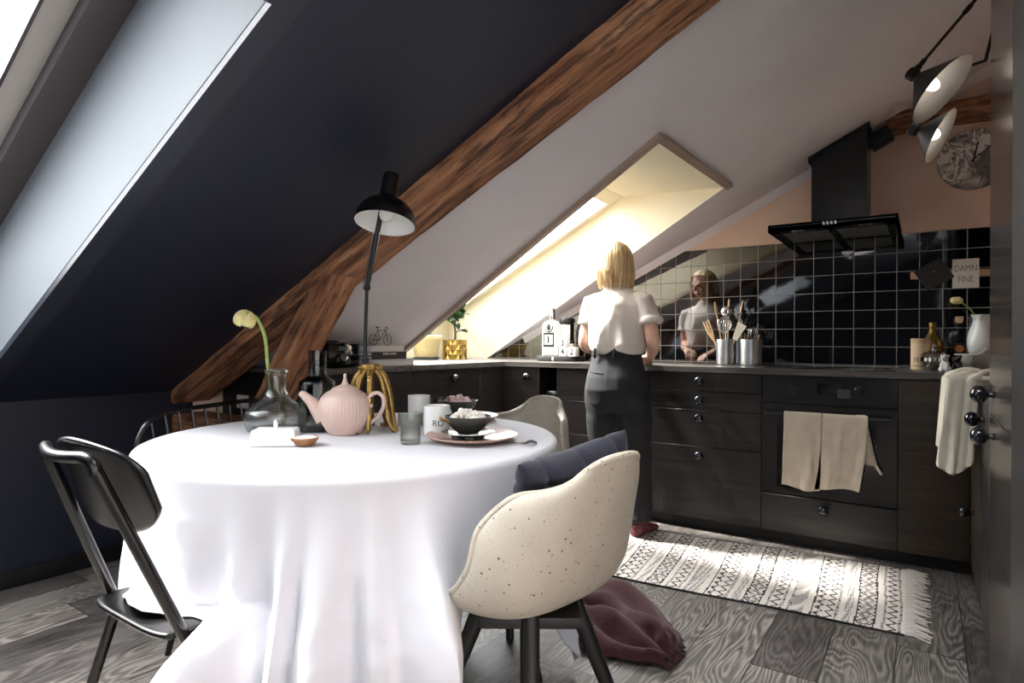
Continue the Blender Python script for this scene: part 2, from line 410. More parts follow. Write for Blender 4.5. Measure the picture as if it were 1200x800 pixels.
def floorm():
    m, nt, b = newmat('brushed_planks'); g, x, y, z = pos(nt)
    u = mth(nt, 'DIVIDE', mth(nt, 'ADD', x, 3.165), .193)
    i = mth(nt, 'FLOOR', u); fu = mth(nt, 'FRACT', u)
    def wn(v):
        n = nd(nt, 'ShaderNodeTexWhiteNoise'); n.noise_dimensions = '1D'; nt.links.new(v, n.inputs['W']); return n.outputs['Value']
    r = wn(i)
    v = mth(nt, 'ADD', mth(nt, 'DIVIDE', y, 1.25), mth(nt, 'MULTIPLY', r, 7.0))
    j = mth(nt, 'FLOOR', v); fv = mth(nt, 'FRACT', v)
    r2 = wn(mth(nt, 'ADD', mth(nt, 'MULTIPLY', i, 13.7), j))
    cb = nd(nt, 'ShaderNodeCombineXYZ')
    nt.links.new(mth(nt, 'ADD', mth(nt, 'MULTIPLY', x, 5.5), mth(nt, 'MULTIPLY', r2, 50)), cb.inputs[0])
    nt.links.new(mth(nt, 'ADD', mth(nt, 'MULTIPLY', y, 1.15), mth(nt, 'MULTIPLY', r, 90)), cb.inputs[1])
    nt.links.new(mth(nt, 'MULTIPLY', r2, 20), cb.inputs[2])
    big = noi(nt, cb.outputs[0], 1.0, 2.5, .5, .25)
    s = mth(nt, 'SINE', mth(nt, 'MULTIPLY', big, mth(nt, 'ADD', mth(nt, 'MULTIPLY', r2, 90), 120)))
    s = mth(nt, 'ADD', mth(nt, 'MULTIPLY', s, .5), .5)
    cb2 = nd(nt, 'ShaderNodeCombineXYZ'); nt.links.new(mth(nt, 'MULTIPLY', x, 150), cb2.inputs[0]); nt.links.new(mth(nt, 'MULTIPLY', y, 9), cb2.inputs[1])
    fine = noi(nt, cb2.outputs[0], 1.0, 4, .65)
    cloud = noi(nt, coords(nt, (2.2, 1.1, 1)), 1.6, 3)
    h = mth(nt, 'ADD', mth(nt, 'MULTIPLY', mth(nt, 'POWER', s, 1.4), mth(nt, 'ADD', mth(nt, 'MULTIPLY', r2, .22), .14)), mth(nt, 'MULTIPLY', fine, .75))
    h = mth(nt, 'ADD', h, mth(nt, 'MULTIPLY', mth(nt, 'SUBTRACT', cloud, .5), .55))
    c = ramp(nt, h, [(.22, rgb(66, 63, 62)), (.42, rgb(112, 108, 105)), (.66, rgb(154, 149, 145)), (.9, rgb(196, 191, 186))])
    tone = ramp(nt, r2, [(0, rgb(176, 172, 172)), (1, rgb(255, 250, 244))])
    c = mixc(nt, 1.0, c, tone, 'MULTIPLY')
    eu = mth(nt, 'MINIMUM', fu, mth(nt, 'SUBTRACT', 1.0, fu)); ev = mth(nt, 'MINIMUM', fv, mth(nt, 'SUBTRACT', 1.0, fv))
    gap = mth(nt, 'MAXIMUM', mth(nt, 'LESS_THAN', eu, .011), mth(nt, 'LESS_THAN', ev, .0018))
    c = mixc(nt, mth(nt, 'MULTIPLY', gap, .85), c, rgb(18, 17, 17))
    nt.links.new(c, b.inputs['Base Color']); b.inputs['Roughness'].default_value = .42
    bump(nt, b, mth(nt, 'SUBTRACT', h, gap), .25, .002)
    return m
m_floor = floorm()
def marble():
    m, nt, b = newmat('marble'); v = coords(nt)
    f = noi(nt, v, 7, 5, .55, 2.2)
    a = mth(nt, 'ABSOLUTE', mth(nt, 'SUBTRACT', f, .5))
    f2 = noi(nt, coords(nt, (1, 1, 1), rot=(.4, .9, .3)), 4.2, 3, .5, 1.0)
    big = ramp(nt, f2, [(.5, rgb(236, 232, 228)), (.57, rgb(120, 112, 108))])
    c = mixc(nt, ramp(nt, a, [(.0, (1, 1, 1, 1)), (.05, (0, 0, 0, 1))]), big, rgb(92, 84, 80))
    nt.links.new(c, b.inputs['Base Color']); b.inputs['Roughness'].default_value = .3
    return m
m_marb = marble()
def hairm():
    m, nt, b = newmat('blonde_hair'); v = coords(nt, (60, 60, 3))
    f = noi(nt, v, 1.0, 5, .6)
    nt.links.new(ramp(nt, f, [(.25, rgb(136, 108, 74)), (.5, rgb(202, 172, 128)), (.75, rgb(238, 222, 188))]), b.inputs['Base Color'])
    b.inputs['Roughness'].default_value = .42; bump(nt, b, f, .6, .003)
    return m
m_hair = hairm()
# ------------------------------------------------------------------ camera
F_PX, YAW, PITCH, ROLL, CH = 714.948, .59512, .0001, .0040, 1.0345
def cam_axes():
    d = Vector((-math.sin(YAW), math.cos(YAW), 0)); r = Vector((math.cos(YAW), math.sin(YAW), 0)); u = Vector((0, 0, 1))
    d2 = d * math.cos(PITCH) + u * math.sin(PITCH); u2 = u * math.cos(PITCH) - d * math.sin(PITCH)
    return r * math.cos(ROLL) + u2 * math.sin(ROLL), u2 * math.cos(ROLL) - r * math.sin(ROLL), d2
AR, AU, AD = cam_axes(); C0 = Vector((0, 0, CH))
cam = bpy.data.cameras.new('camera'); cam.sensor_width = 36; cam.lens = F_PX * 36 / 1200; cam.clip_start = .02
co = bpy.data.objects.new('camera', cam); COL.objects.link(co)
mw = Matrix((AR, AU, -AD)).transposed().to_4x4(); mw.translation = C0; co.matrix_world = mw
scene.camera = co
# measured points of the photograph turned into places on the room's planes
def ray(x, y): return AD + AR * ((x - 600) / F_PX) + AU * ((400 - y) / F_PX)
def onY(x, y, Y): v = ray(x, y); return C0 + v * (Y / v.y)
def onX(x, y, X): v = ray(x, y); return C0 + v * (X / v.x)
def onZ(x, y, Z): v = ray(x, y); return C0 + v * ((Z - CH) / v.z)
def onD(x, y, t): return C0 + ray(x, y) * t
def put(mb, name, mat, T, parent=None, **k):
    """build a shape given in room coordinates under thing T (or its part `parent`)"""
    m = Matrix.Translation(T.location) @ T.rotation_euler.to_matrix().to_4x4()
    return mb.xf(m.inverted()).build(name, mat, parent or T, **k)

# ------------------------------------------------------------------ daylight
w = bpy.data.worlds.new('sky'); scene.world = w; w.use_nodes = True
nt = w.node_tree; bg = nt.nodes['Background']
# overcast sky that is brighter towards the west
tc = nd(nt, 'ShaderNodeTexCoord'); sx_ = nd(nt, 'ShaderNodeSeparateXYZ'); nt.links.new(tc.outputs['Generated'], sx_.inputs[0])
# dot with the direction of the bright western sky
dr = mth(nt, 'ADD', mth(nt, 'MULTIPLY', sx_.outputs[0], -.55), mth(nt, 'ADD', mth(nt, 'MULTIPLY', sx_.outputs[1], .30), mth(nt, 'MULTIPLY', sx_.outputs[2], .78)))
nt.links.new(ramp(nt, mth(nt, 'ADD', mth(nt, 'MULTIPLY', dr, .5), .5), [(.62, (.32, .33, .345, 1)), (.96, (.80 * EAST, .81 * EAST, .82 * EAST, 1))]), bg.inputs[0])
bg.inputs[1].default_value = SKY
scene.view_settings.exposure = EXPO
su = bpy.data.lights.new('sun', 'SUN'); su.energy = SUN; su.angle = math.radians(7); su.color = (1, .96, .9)
so = bpy.data.objects.new('sun', su); COL.objects.link(so)
so.rotation_euler = Vector(SUND).to_track_quat('-Z', 'Y').to_euler()
def portal(name, c, xdir, ydir, sx, sy):
    l = bpy.data.lights.new(name, 'AREA'); l.shape = 'RECTANGLE'; l.size = sx; l.size_y = sy; l.cycles.is_portal = True
    o = bpy.data.objects.new(name, l); COL.objects.link(o)
    x = Vector(xdir).normalized(); y = Vector(ydir).normalized(); z = x.cross(y)
    m = Matrix((x, y, z)).transposed().to_4x4(); m.translation = Vector(c); o.matrix_world = m
cy = scene.cycles
cy.use_denoising = True; cy.max_bounces = 10; cy.diffuse_bounces = 6; cy.glossy_bounces = 5; cy.transparent_max_bounces = 24
cy.transmission_bounces = 6; cy.sample_clamp_indirect = 8; cy.caustics_reflective = False; cy.caustics_refractive = False

# ------------------------------------------------------------------ room shell
XR, YB = .80, -2.6
struct(MB().box(KX - .1, XR + .1, YB - .1, W_ + .1, -.08, 0).build('floor', m_floor, smooth=False))
struct(MB().box(KX - .1, KX, YB - .1, 1.70, 0, KZ + .03).build('wall_left', m_navy, smooth=False))
struct(MB().box(KX - .1, KX, 1.70, W_ + .1, 0, KZ + .0).build('wall_left_kitchen', m_plas, smooth=False))
bb = MB().box(KX, KX + .016, YB, 1.585, 0, .0743, .004)
struct(bb.build('baseboard_left', m_plinth))
struct(MB().prism([(KX - .1, 0), (XR + .1, 0), (XR + .1, rz_(XR + .1) + .02), (KX - .1, rz_(KX - .1) + .02)], 'y', W_, W_ + .1).build('wall_back', m_plas, smooth=False))
# unseen living end, widened; tall fill-light windows are added in its two walls
XL, YS, ZF = 2.6, .50, rz_(XR)
struct(MB().box(XR, XR + .1, YS, W_ + .1, 0, ZF + .1).build('wall_right', m_plas, smooth=False))
struct(MB().box(XR, XL + .1, YS, YS + .1, 0, ZF + .1).build('wall_right_return', m_white, smooth=False))
struct(MB().box(XR, XL + .1, YB - .1, YS + .1, ZF, ZF + .06).build('ceiling_living', m_white, smooth=False))
struct(MB().box(XR, XL + .1, YB - .1, YS + .1, -.08, -.0005).build('floor_living', m_floor, smooth=False))
gx0, gx1, gz0, gz1 = .22, 2.45, .10, 2.60
wf = MB().prism([(KX - .1, 0), (gx0, 0), (gx0, rz_(gx0) + .05), (KX - .1, rz_(KX - .1) + .05)], 'y', YB - .1, YB)
wf.box(gx1, XL + .1, YB - .1, YB, 0, ZF + .1).box(gx0, gx1, YB - .1, YB, 0, gz0).prism([(gx0, min(gz1, rz_(gx0) - .03)), (XR, gz1), (gx1, gz1), (gx1, ZF + .1), (XR, ZF + .1), (gx0, rz_(gx0) + .05)], 'y', YB - .1, YB)
struct(wf.build('wall_front', m_navy, smooth=False))
w3 = MB()
for i in range(4):
    a = lerp(gx0, gx1 - .06, i / 3); w3.box(a, a + .06, YB - .07, YB - .02, gz0, min(gz1, rz_(a) - .03))
w3.box(gx0, gx1, YB - .07, YB - .02, gz0, gz0 + .07)
o3 = struct(w3.build('fill_window_front', m_wht, smooth=False))  # window added behind the camera to brighten the room
struct(MB().box(gx0, gx1, YB - .048, YB - .044, gz0, gz1 - .2).build('pane', m_pane, o3, smooth=False))
portal('portal_front', ((gx0 + gx1) / 2, YB - .12, (gz0 + gz1) / 2), (1, 0, 0), (0, 0, 1), gx1 - gx0, gz1 - gz0)
wy0, wy1 = -2.3, .2
wr = MB().box(XL, XL + .1, YB - .1, wy0, 0, ZF + .1).box(XL, XL + .1, wy1, YS + .1, 0, ZF + .1).box(XL, XL + .1, wy0, wy1, 0, gz0).box(XL, XL + .1, wy0, wy1, gz1, ZF + .1)
struct(wr.build('wall_right_living', m_white, smooth=False))
w4 = MB()
for i in range(3):
    a = lerp(wy0, wy1 - .06, i / 2); w4.box(XL + .02, XL + .07, a, a + .06, gz0, gz1)
o4_ = struct(w4.build('fill_window_side', m_wht, smooth=False))  # unseen side window, put in as a second fill source
struct(MB().box(XL + .044, XL + .048, wy0, wy1, gz0, gz1).build('pane', m_pane, o4_, smooth=False))
portal('portal_side', (XL + .12, (wy0 + wy1) / 2, (gz0 + gz1) / 2), (0, 1, 0), (0, 0, 1), wy1 - wy0, gz1 - gz0)

# roof slopes with the two openings
E_ = .777
OA, OB, OC, OD = (-.917, 2.414), (-.90, 3.39), (-2.905, 3.93), (-2.905, 2.87)
def rp(x, y, dz=0.0): return (x, y, rz_(x) + dz)
def sheet(polys, name, mat):
    m = MB()
    for p in polys:
        m.poly([rp(x, y) for x, y in p]); m.poly([rp(x, y, .05) for x, y in reversed(p)])
    return struct(m.build(name, mat, smooth=False, normals=False))
L0, L1, N0 = -3.06, -1.14, -.36
RY0, RY1 = 1.587, 1.80
U0, U1, V0, V1 = -.72, .52, .25, 1.42        # unseen roof window added above the camera to brighten the kitchen
sheet([[(KX - .1, YB - .1), (L0, YB - .1), (L0, RY0 + .1), (KX - .1, RY0 + .1)], [(L1, YB - .1), (U0, YB - .1), (U0, RY0 + .1), (L1, RY0 + .1)], [(U1, YB - .1), (XR + .1, YB - .1), (XR + .1, RY0 + .1), (U1, RY0 + .1)],
       [(U0, YB - .1), (U1, YB - .1), (U1, V0), (U0, V0)], [(U0, V1), (U1, V1), (U1, RY0 + .1), (U0, RY0 + .1)],
       [(L0, YB - .1), (L1, YB - .1), (L1, N0), (L0, N0)], [(L0, E_), (L1, E_), (L1, RY0 + .1), (L0, RY0 + .1)]], 'ceiling_dining', m_navy)
sheet([[(KX - .1, RY0 + .1), (XR + .1, RY0 + .1), (XR + .1, 2.414), OA, OD, (KX - .1, OD[1])], [OA, (XR + .1, 2.414), (XR + .1, W_ + .1), (OB[0], W_ + .1), OB],
       [OB, (OB[0], W_ + .1), (KX - .1, W_ + .1), (KX - .1, 3.93), OC]], 'ceiling_kitchen', m_white)
# left skylight: reveals, casing, window
dv = .47
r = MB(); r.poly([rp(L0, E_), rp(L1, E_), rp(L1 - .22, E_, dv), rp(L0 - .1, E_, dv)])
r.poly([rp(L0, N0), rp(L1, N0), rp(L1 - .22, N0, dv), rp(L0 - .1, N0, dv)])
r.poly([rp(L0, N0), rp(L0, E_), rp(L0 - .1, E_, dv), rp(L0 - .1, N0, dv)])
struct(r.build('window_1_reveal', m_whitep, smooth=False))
r = MB(); r.poly([rp(L1, N0), rp(L1, E_), rp(L1 - .22, E_, dv), rp(L1 - .22, N0, dv)])
struct(r.build('window_1_head', m_navy2, smooth=False))
def sloped_bar(m, x0, x1, y0, y1, d0, d1):
    """bar along the slope: vertical offsets d0..d1 above the roof plane"""
    P = lambda x, y, d: rp(x, y, d)
    m.rings([[P(x0, y0, d0), P(x0, y1, d0), P(x0, y1, d1), P(x0, y0, d1)], [P(x1, y0, d0), P(x1, y1, d0), P(x1, y1, d1), P(x1, y0, d1)]])
    return m
c = MB(); sloped_bar(c, L0 - .075, L1 + .065, E_, E_ + .062, -.020, .004); sloped_bar(c, L1, L1 + .065, N0, E_, -.020, .004)
sloped_bar(c, L0 - .075, L1 + .065, N0 - .06, N0, -.020, .004); sloped_bar(c, L0 - .075, L0, N0, E_, -.020, .004)
struct(c.build('trim_1', m_navy2, smooth=False))
s = MB(); xa, xb = L0 - .12, L1 - .2
sloped_bar(s, xa, xb, E_ - .085, E_ + .04, dv - .015, dv + .05); sloped_bar(s, xa, xb, N0 - .04, N0 + .03, dv - .015, dv + .05)
sloped_bar(s, xb - .1, xb + .04, N0, E_, dv - .015, dv + .05); sloped_bar(s, xa - .02, xa + .1, N0, E_, dv - .015, dv + .05)
sloped_bar(s, xa, xb, E_ - .095, E_ - .075, dv - .028, dv + .01)
w1 = struct(s.build('window_1', m_sash, smooth=False))
s = MB(); sloped_bar(s, xa, xb, E_ - .155, E_ - .085, dv + .05, dv + .085); sloped_bar(s, xa, xb, N0 + .005, N0 + .035, dv + .05, dv + .085)
struct(s.build('sash', m_sashw, w1, smooth=False))
s = MB(); sloped_bar(s, xa, xb, E_ - .166, E_ - .157, dv + .03, dv + .075)
struct(s.build('gasket', m_sash, w1, smooth=False))
s = MB(); s.poly([rp(xa, N0, dv + .075), rp(xb, N0, dv + .075), rp(xb, E_, dv + .075), rp(xa, E_, dv + .075)])
struct(s.build('pane', m_pane, w1, smooth=False))
sl = Vector((1, 0, SL)).normalized()
portal('portal_left', ((xa + xb) / 2, (N0 + E_) / 2, rz_((xa + xb) / 2) + dv + .14), (0, 1, 0), sl, 1.14, 1.95)
r = MB()  # reveal and sash of the added fill-light roof window
for p, q in (((U0, V0), (U1, V0)), ((U1, V0), (U1, V1)), ((U1, V1), (U0, V1)), ((U0, V1), (U0, V0))): r.poly([rp(*p), rp(*q), rp(*q, .2), rp(*p, .2)])
struct(r.build('fill_window_roof_reveal', m_white, smooth=False))
s = MB(); sloped_bar(s, U0, U1, V0, V0 + .06, .17, .22); sloped_bar(s, U0, U1, V1 - .06, V1, .17, .22); sloped_bar(s, U0, U0 + .06, V0, V1, .17, .22); sloped_bar(s, U1 - .06, U1, V0, V1, .17, .22)
w5 = struct(s.build('fill_window_roof', m_sash, smooth=False))
struct(MB().poly([rp(U0, V0, .2), rp(U1, V0, .2), rp(U1, V1, .2), rp(U0, V1, .2)]).build('pane', m_pane, w5, smooth=False))
portal('portal_top', ((U0 + U1) / 2, (V0 + V1) / 2, rz_((U0 + U1) / 2) + .26), (0, 1, 0), sl, V1 - V0, (U1 - U0) * 1.12)
# kitchen skylight: horizontal head, upright foot wall, flared cheeks
HA, HB = (-1.62, 2.58, 1.955), (-1.62, 3.545, 1.945); HC, HD = (-3.32, 3.945, 1.25), (-3.32, 2.98, 1.25)
r = MB(); A, B = rp(*OA), rp(*OB); C3, D3 = (OC[0], OC[1], CZ), (OD[0], OD[1], CZ)
r.poly([A, B, HB, HA]); r.poly([B, C3, (-3.32, 3.945, CZ - .04), HC, HB]); r.poly([A, HA, HD, (-3.32, 2.98, CZ - .04), D3])
r.poly([HC, (-3.32, 3.945, CZ - .04), (-3.32, 2.98, CZ - .04), HD])
struct(r.build('window_2_reveal', m_cream, smooth=False))
struct(MB().prism([(-2.90, 2.87), (-2.90, 3.93), (-3.32, 3.945), (-3.32, 2.98)], 'z', CZ - .03, CZ - .0005).build('window_2_sill', m_top, smooth=False))
s = MB()
def edge_bar(m, p, q, wd, th):
    p, q = Vector(p), Vector(q); t = (q - p).normalized(); n = (Vector(HB) - Vector(HA)).cross(Vector(HD) - Vector(HA)).normalized()
    sd = n.cross(t).normalized() * wd; nn = n * th
    m.rings([[p - sd - nn, p + sd - nn, p + sd + nn, p - sd + nn], [q - sd - nn, q + sd - nn, q + sd + nn, q - sd + nn]])
for p, q in ((HA, HB), (HB, HC), (HC, HD), (HD, HA)): edge_bar(s, p, q, .05, .03)
w2 = struct(s.build('window_2', m_cream, smooth=False))
nup = Vector((HB[0] - HA[0], HB[1] - HA[1], 0)).cross(Vector(HD) - Vector(HA)).normalized()
if nup.z < 0: nup = -nup
struct(MB().poly([Vector(p) + nup * .02 for p in (HA, HB, HC, HD)]).build('pane', m_pane, w2, smooth=False))
ctr = (Vector(HA) + Vector(HB) + Vector(HC) + Vector(HD)) / 4
yd = (Vector(HA) - Vector(HD)).normalized(); xd = (Vector(HB) - Vector(HA)); xd = (xd - yd * xd.dot(yd)).normalized()
portal('portal_kitchen', ctr + nup * .06, xd, yd, 1.2, 1.95)
# casing around the kitchen opening
def casing(m, p, q, wd, off=-.022):
    p, q = Vector(p), Vector(q); t = (q - p).normalized(); n = Vector((-SL, 0, 1)).normalized(); sd = n.cross(t).normalized() * wd
    m.rings([[p, p + sd, p + sd + n * off, p + n * off], [q, q + sd, q + sd + n * off, q + n * off]])
c = MB(); casing(c, rp(*OD), Vector(rp(*OA)) + Vector((.03, -.01, .015)), -.036); casing(c, A, B, -.036)
struct(c.build('trim_2', m_tan, smooth=False))
# cove strip where the kitchen slope meets the gable wall
c = MB(); cv = []
for x in (-2.55, XR):
    z = rz_(x); cv.append([(x, W_, z + .02), (x, W_ - .045, z + .0), (x, W_ - .05, z - .004), (x, W_ - .008, z - .05), (x, W_, z - .05)])
c.rings(cv); struct(c.build('trim_3', m_white, smooth=False))
# black tiled splashback
S_ = .1031; xk = KX + (1.6308 - KZ) / SL
struct(MB().prism([(-2.86, CZ - .02), (XR, CZ - .02), (XR, 1.6308), (xk, 1.6308), (-2.86, rz_(-2.86))], 'y', W_ - .009, W_ + .02).build('wall_back_tiles', m_tile, smooth=False))

# ------------------------------------------------------------------ old timbers
def timber(axis_pts, w, h, name, mat, seed, n=46, wob=.006, up=(0, 0, 1)):
    """hewn beam: rectangular section swept between two points with chamfers and wear"""
    a, b = Vector(axis_pts[0]), Vector(axis_pts[1]); t = (b - a).normalized(); u = Vector(up); u = (u - t * u.dot(t)).normalized(); s_ = t.cross(u)
    ch = .010; sec = []
    for (p, q) in ((-w / 2, -h / 2), (w / 2, -h / 2), (w / 2, h / 2), (-w / 2, h / 2)):
        dx, dy = (1 if p < 0 else -1), (1 if q < 0 else -1)
        e1, e2 = (p + dx * ch, q), (p, q + dy * ch)
        sec += [e2, e1] if (p < 0) == (q < 0) else [e1, e2]
    sec2 = []
    for i in range(len(sec)):
        p, q = sec[i], sec[(i + 1) % len(sec)]
        d = math.hypot(p[0] - q[0], p[1] - q[1]); k = 6 if d > .04 else 1
        for j in range(k): sec2.append((lerp(p[0], q[0], j / k), lerp(p[1], q[1], j / k)))
    rings = []
    for i in range(n + 1):
        c = a.lerp(b, i / n); ring = []
        for (p, q) in sec2:
            pt = c + s_ * p + u * q
            d = noise.noise(pt * 5 + Vector((seed, 0, 0))) * wob + noise.noise(pt * 19 + Vector((0, seed, 0))) * wob * .45
            ring.append(pt + (s_ * p + u * q).normalized() * d)
        rings.append(ring)
    m = MB().rings(rings); o = m.build(name, mat, angle=35); return o
nrm = Vector((-SL, 0, 1)).normalized()
dB = .055; th = .16
p0 = Vector((KX - .05, (RY0 + RY1) / 2, rz_(KX - .05))) + nrm * (th / 2 - dB); p1 = Vector((XR, (RY0 + RY1) / 2, rz_(XR))) + nrm * (th / 2 - dB)
tag(struct(timber((p0, p1), RY1 - RY0, th, 'beam_rafter', m_beamX, 3, 90, up=nrm)), 'old brown timber rafter crossing the slope between navy and white')
ea, eb = onY(391, 333, 1.685), onY(346, 422, 1.685); q0 = ea + (ea - eb) * .62; q1 = eb + (eb - ea) * .95
tag(struct(timber((q0, q1), .17, .082, 'beam_brace', m_beamZ, 9, 46, up=(-1, 0, .6), wob=.008)), 'old timber brace leaning under the rafter behind the glass vase')
tag(struct(timber((Vector((KX, 1.685, .565)), Vector((-2.2, 1.685, .565))), .18, .19, 'beam_tie', m_beamH, 5, 30)), 'old horizontal timber at the foot of the brace behind the wire chair')
tag(struct(timber((Vector((-.22, 3.90, 2.225)), Vector((XR, 3.90, 2.225))), .12, .105, 'beam_purlin', m_beamH, 15, 30)), 'short yellowish timber high on the wall above the marble clock')
# ------------------------------------------------------------------ fitted kitchen
def knob(p, d, parent, T, r=.026, name='knob'):
    """turned ball knob on a short neck; d = outward direction"""
    d = Vector(d).normalized(); q = d.to_track_quat('Z', 'Y').to_matrix().to_4x4(); q.translation = Vector(p)
    prof = [(.009, 0), (.011, .002), (.008, .008), (.009, .014)]
    for i in range(13):
        a = -PI / 2 + .45 + (PI - .45) * i / 12
        prof.append((r * math.cos(a), .014 + r * .82 + r * .82 * math.sin(a)))
    m = MB().lathe(prof, 24, cap0=True, cap1=True); m.xf(q)
    return put(m, name, m_knob, T, parent)
GAP = .0018
def front_y(T, x0, x1, z0, z1, name, mat=None, Y=FR, th=.019):
    return put(MB().box(x0 + GAP, x1 - GAP, Y, Y + th, z0 + GAP, z1 - GAP, .0012, seg=1), name, mat or m_cab, T)
def front_x(T, y0, y1, z0, z1, name, mat=None, X=LX, th=-.019):
    a, b = min(X, X + th), max(X, X + th)
    return put(MB().box(a, b, y0 + GAP, y1 - GAP, z0 + GAP, z1 - GAP, .0012, seg=1), name, mat or m_cab, T)
ZB, ZT = .065, .868
def carcass_y(T, x0, x1, z0=ZB, z1=ZT):
    put(MB().box(x0 + .001, x1 - .001, FR + .0195, W_ - .03, z0, z1), 'carcass', m_blkm, T, smooth=False)
# left run
cl = 'black oak base cabinets'
T = thing('base_cabinet', 'black oak base cabinet under the books and radio at the end of the sloped run', 'cabinet', (-2.6, 2.18, 0), group=cl)
put(MB().box(-2.92, LX - .0195, 1.876, 2.482, ZB, ZT), 'carcass', m_blkm, T, smooth=False)
front_x(T, 1.876, 2.483, ZB, ZT, 'door')
put(MB().prism([(LX + .001, 0), (LX + .001, .869), (-2.93, .869), (KX + .012, rz_(KX + .012) - .012), (KX + .012, 0)], 'y', 1.856, 1.875), 'end_panel', m_plinth, T, smooth=False)
so_ = put(MB().box(-3.0, -2.90, 1.846, 1.8555, .68, .75, .004), 'wall_socket', m_wht, T)
put(MB().lathe([(.0, .001), (.02, .001), (.022, .003), (.024, .003)], 20, mat=Matrix.Rotation(PI / 2, 4, 'X'), c=(-2.95, 1.846, .715)), 'socket_ring', m_wht, T, so_)
T = thing('base_cabinet', 'black oak base cabinet with one knobbed drawer below the gold planter', 'cabinet', (-2.6, 2.79, 0), group=cl)
put(MB().box(-2.92, LX - .0195, 2.484, 3.098, ZB, ZT), 'carcass', m_blkm, T, smooth=False)
f = front_x(T, 2.483, 3.099, .665, ZT, 'drawer_front'); knob((LX, 2.809, .814), (1, 0, 0), f, T)
front_x(T, 2.483, 3.099, ZB, .665, 'drawer_front')
T = thing('corner_cabinet', 'black oak corner cabinet where the two counters meet', 'cabinet', (-2.6, 3.5, 0), group=cl)
put(MB().box(-2.92, LX - .0195, 3.10, W_ - .03, ZB, ZT).box(LX - .0195, -2.074, FR + .0195, W_ - .03, ZB, ZT), 'carcass', m_blkm, T, smooth=False)
front_x(T, 3.099, FR + .019, ZB, ZT, 'filler_panel')
f = front_y(T, LX, -2.073, ZB, ZT, 'door'); knob((-2.136, FR, .807), (0, -1, 0), f, T)
# open slot with a jar
T = thing('open_shelf_unit', 'narrow open slot unit between corner door and drawers', 'cabinet', (-1.99, 3.6, 0), group=cl)
put(MB().box(-2.073, -2.058, FR, W_ - .03, ZB, ZT).box(-1.929, -1.914, FR, W_ - .03, ZB, ZT).box(-2.058, -1.929, W_ - .05, W_ - .03, ZB, ZT), 'carcass', m_plinth, T, smooth=False)
for z in (.60, ZB): put(MB().box(-2.058, -1.929, FR + .004, W_ - .05, z, z + .015), 'shelf', m_plinth, T, smooth=False)
# drawer units
T = thing('drawer_cabinet', 'black oak drawer cabinet directly behind the standing woman', 'cabinet', (-1.61, 3.6, 0), group=cl)
carcass_y(T, -1.914, -1.3054)
for a, b in ((.669, ZT), (.4625, .669), (ZB, .4625)):
    f = front_y(T, -1.914, -1.3054, a, b, 'drawer_front')
    knob((-1.61, FR, b - .055), (0, -1, 0), f, T)
T = thing('drawer_cabinet', 'black oak four drawer cabinet with ball knobs left of the oven', 'cabinet', (-1.0, 3.6, 0), group=cl)
carcass_y(T, X1, X2)
for (a, b), kz in zip(((.765, ZT), (.664, .765), (.4625, .664), (ZB, .4625)), (.823, .72, .622, .416)):
    f = front_y(T, X1, X2, a, b, 'drawer_front'); knob((-1.019, FR, kz), (0, -1, 0), f, T)
T = thing('base_cabinet', 'plain brownish oak base cabinet right of the oven', 'cabinet', (0, 3.6, 0), group=cl)
carcass_y(T, X3, RX); front_y(T, X3, RX, ZB, ZT, 'door', m_cabw)
# oven
T = thing('built_in_oven', 'black built-in oven with towels over its bar handle', 'oven', (-.4, 3.6, 0))
carcass_y(T, X2, X3)
cp = front_y(T, X2, X3, .728, ZT, 'control_panel', m_panel, th=.02)
for px_ in (928, 1006.5):
    p = onY(px_, 457.5, FR); q = Vector((0, -1, 0)).to_track_quat('Z', 'Y').to_matrix().to_4x4(); q.translation = Vector((p.x, FR, p.z))
    put(MB().lathe([(.0225, 0), (.0225, .003), (.019, .004), (.018, .016), (.016, .018), (.001, .018)], 28, cap0=True, cap1=True).box(-.002, .002, -.017, .017, .017, .0195).xf(q), 'dial', m_panel, T, cp)
p = onY(972, 456, FR)
put(MB().box(p.x - .055, p.x + .055, FR - .0012, FR + .001, p.z - .027, p.z + .027), 'display', m_ovglass, T, cp, smooth=False)
p = onY(989, 461.5, FR)
put(MB().box(p.x - .028, p.x + .028, FR - .0014, FR + .001, p.z - .022, p.z + .022), 'badge', m_led, T, cp, smooth=False)
od = front_y(T, X2, X3, .262, .722, 'door', m_panel, th=.02)
put(MB().box(X2 + .075, X3 - .085, FR - .0012, FR + .001, .30, .635), 'window', m_ovglass, T, od, smooth=False)
hz, hy = .678, FR - .045
h = MB().tube([(X2 + .025, hy, hz), (X3 - .025, hy, hz)], .0085, 12)
for hx in (X2 + .045, X3 - .045): h.tube([(hx, FR + .004, hz + .004), (hx, hy, hz)], .007, 10)
put(h, 'handle', m_panel, T, od)
f = front_y(T, X2, X3, ZB, .258, 'drawer_front'); p = onY(965.5, 597, FR); knob((p.x, FR, p.z), (0, -1, 0), f, T)
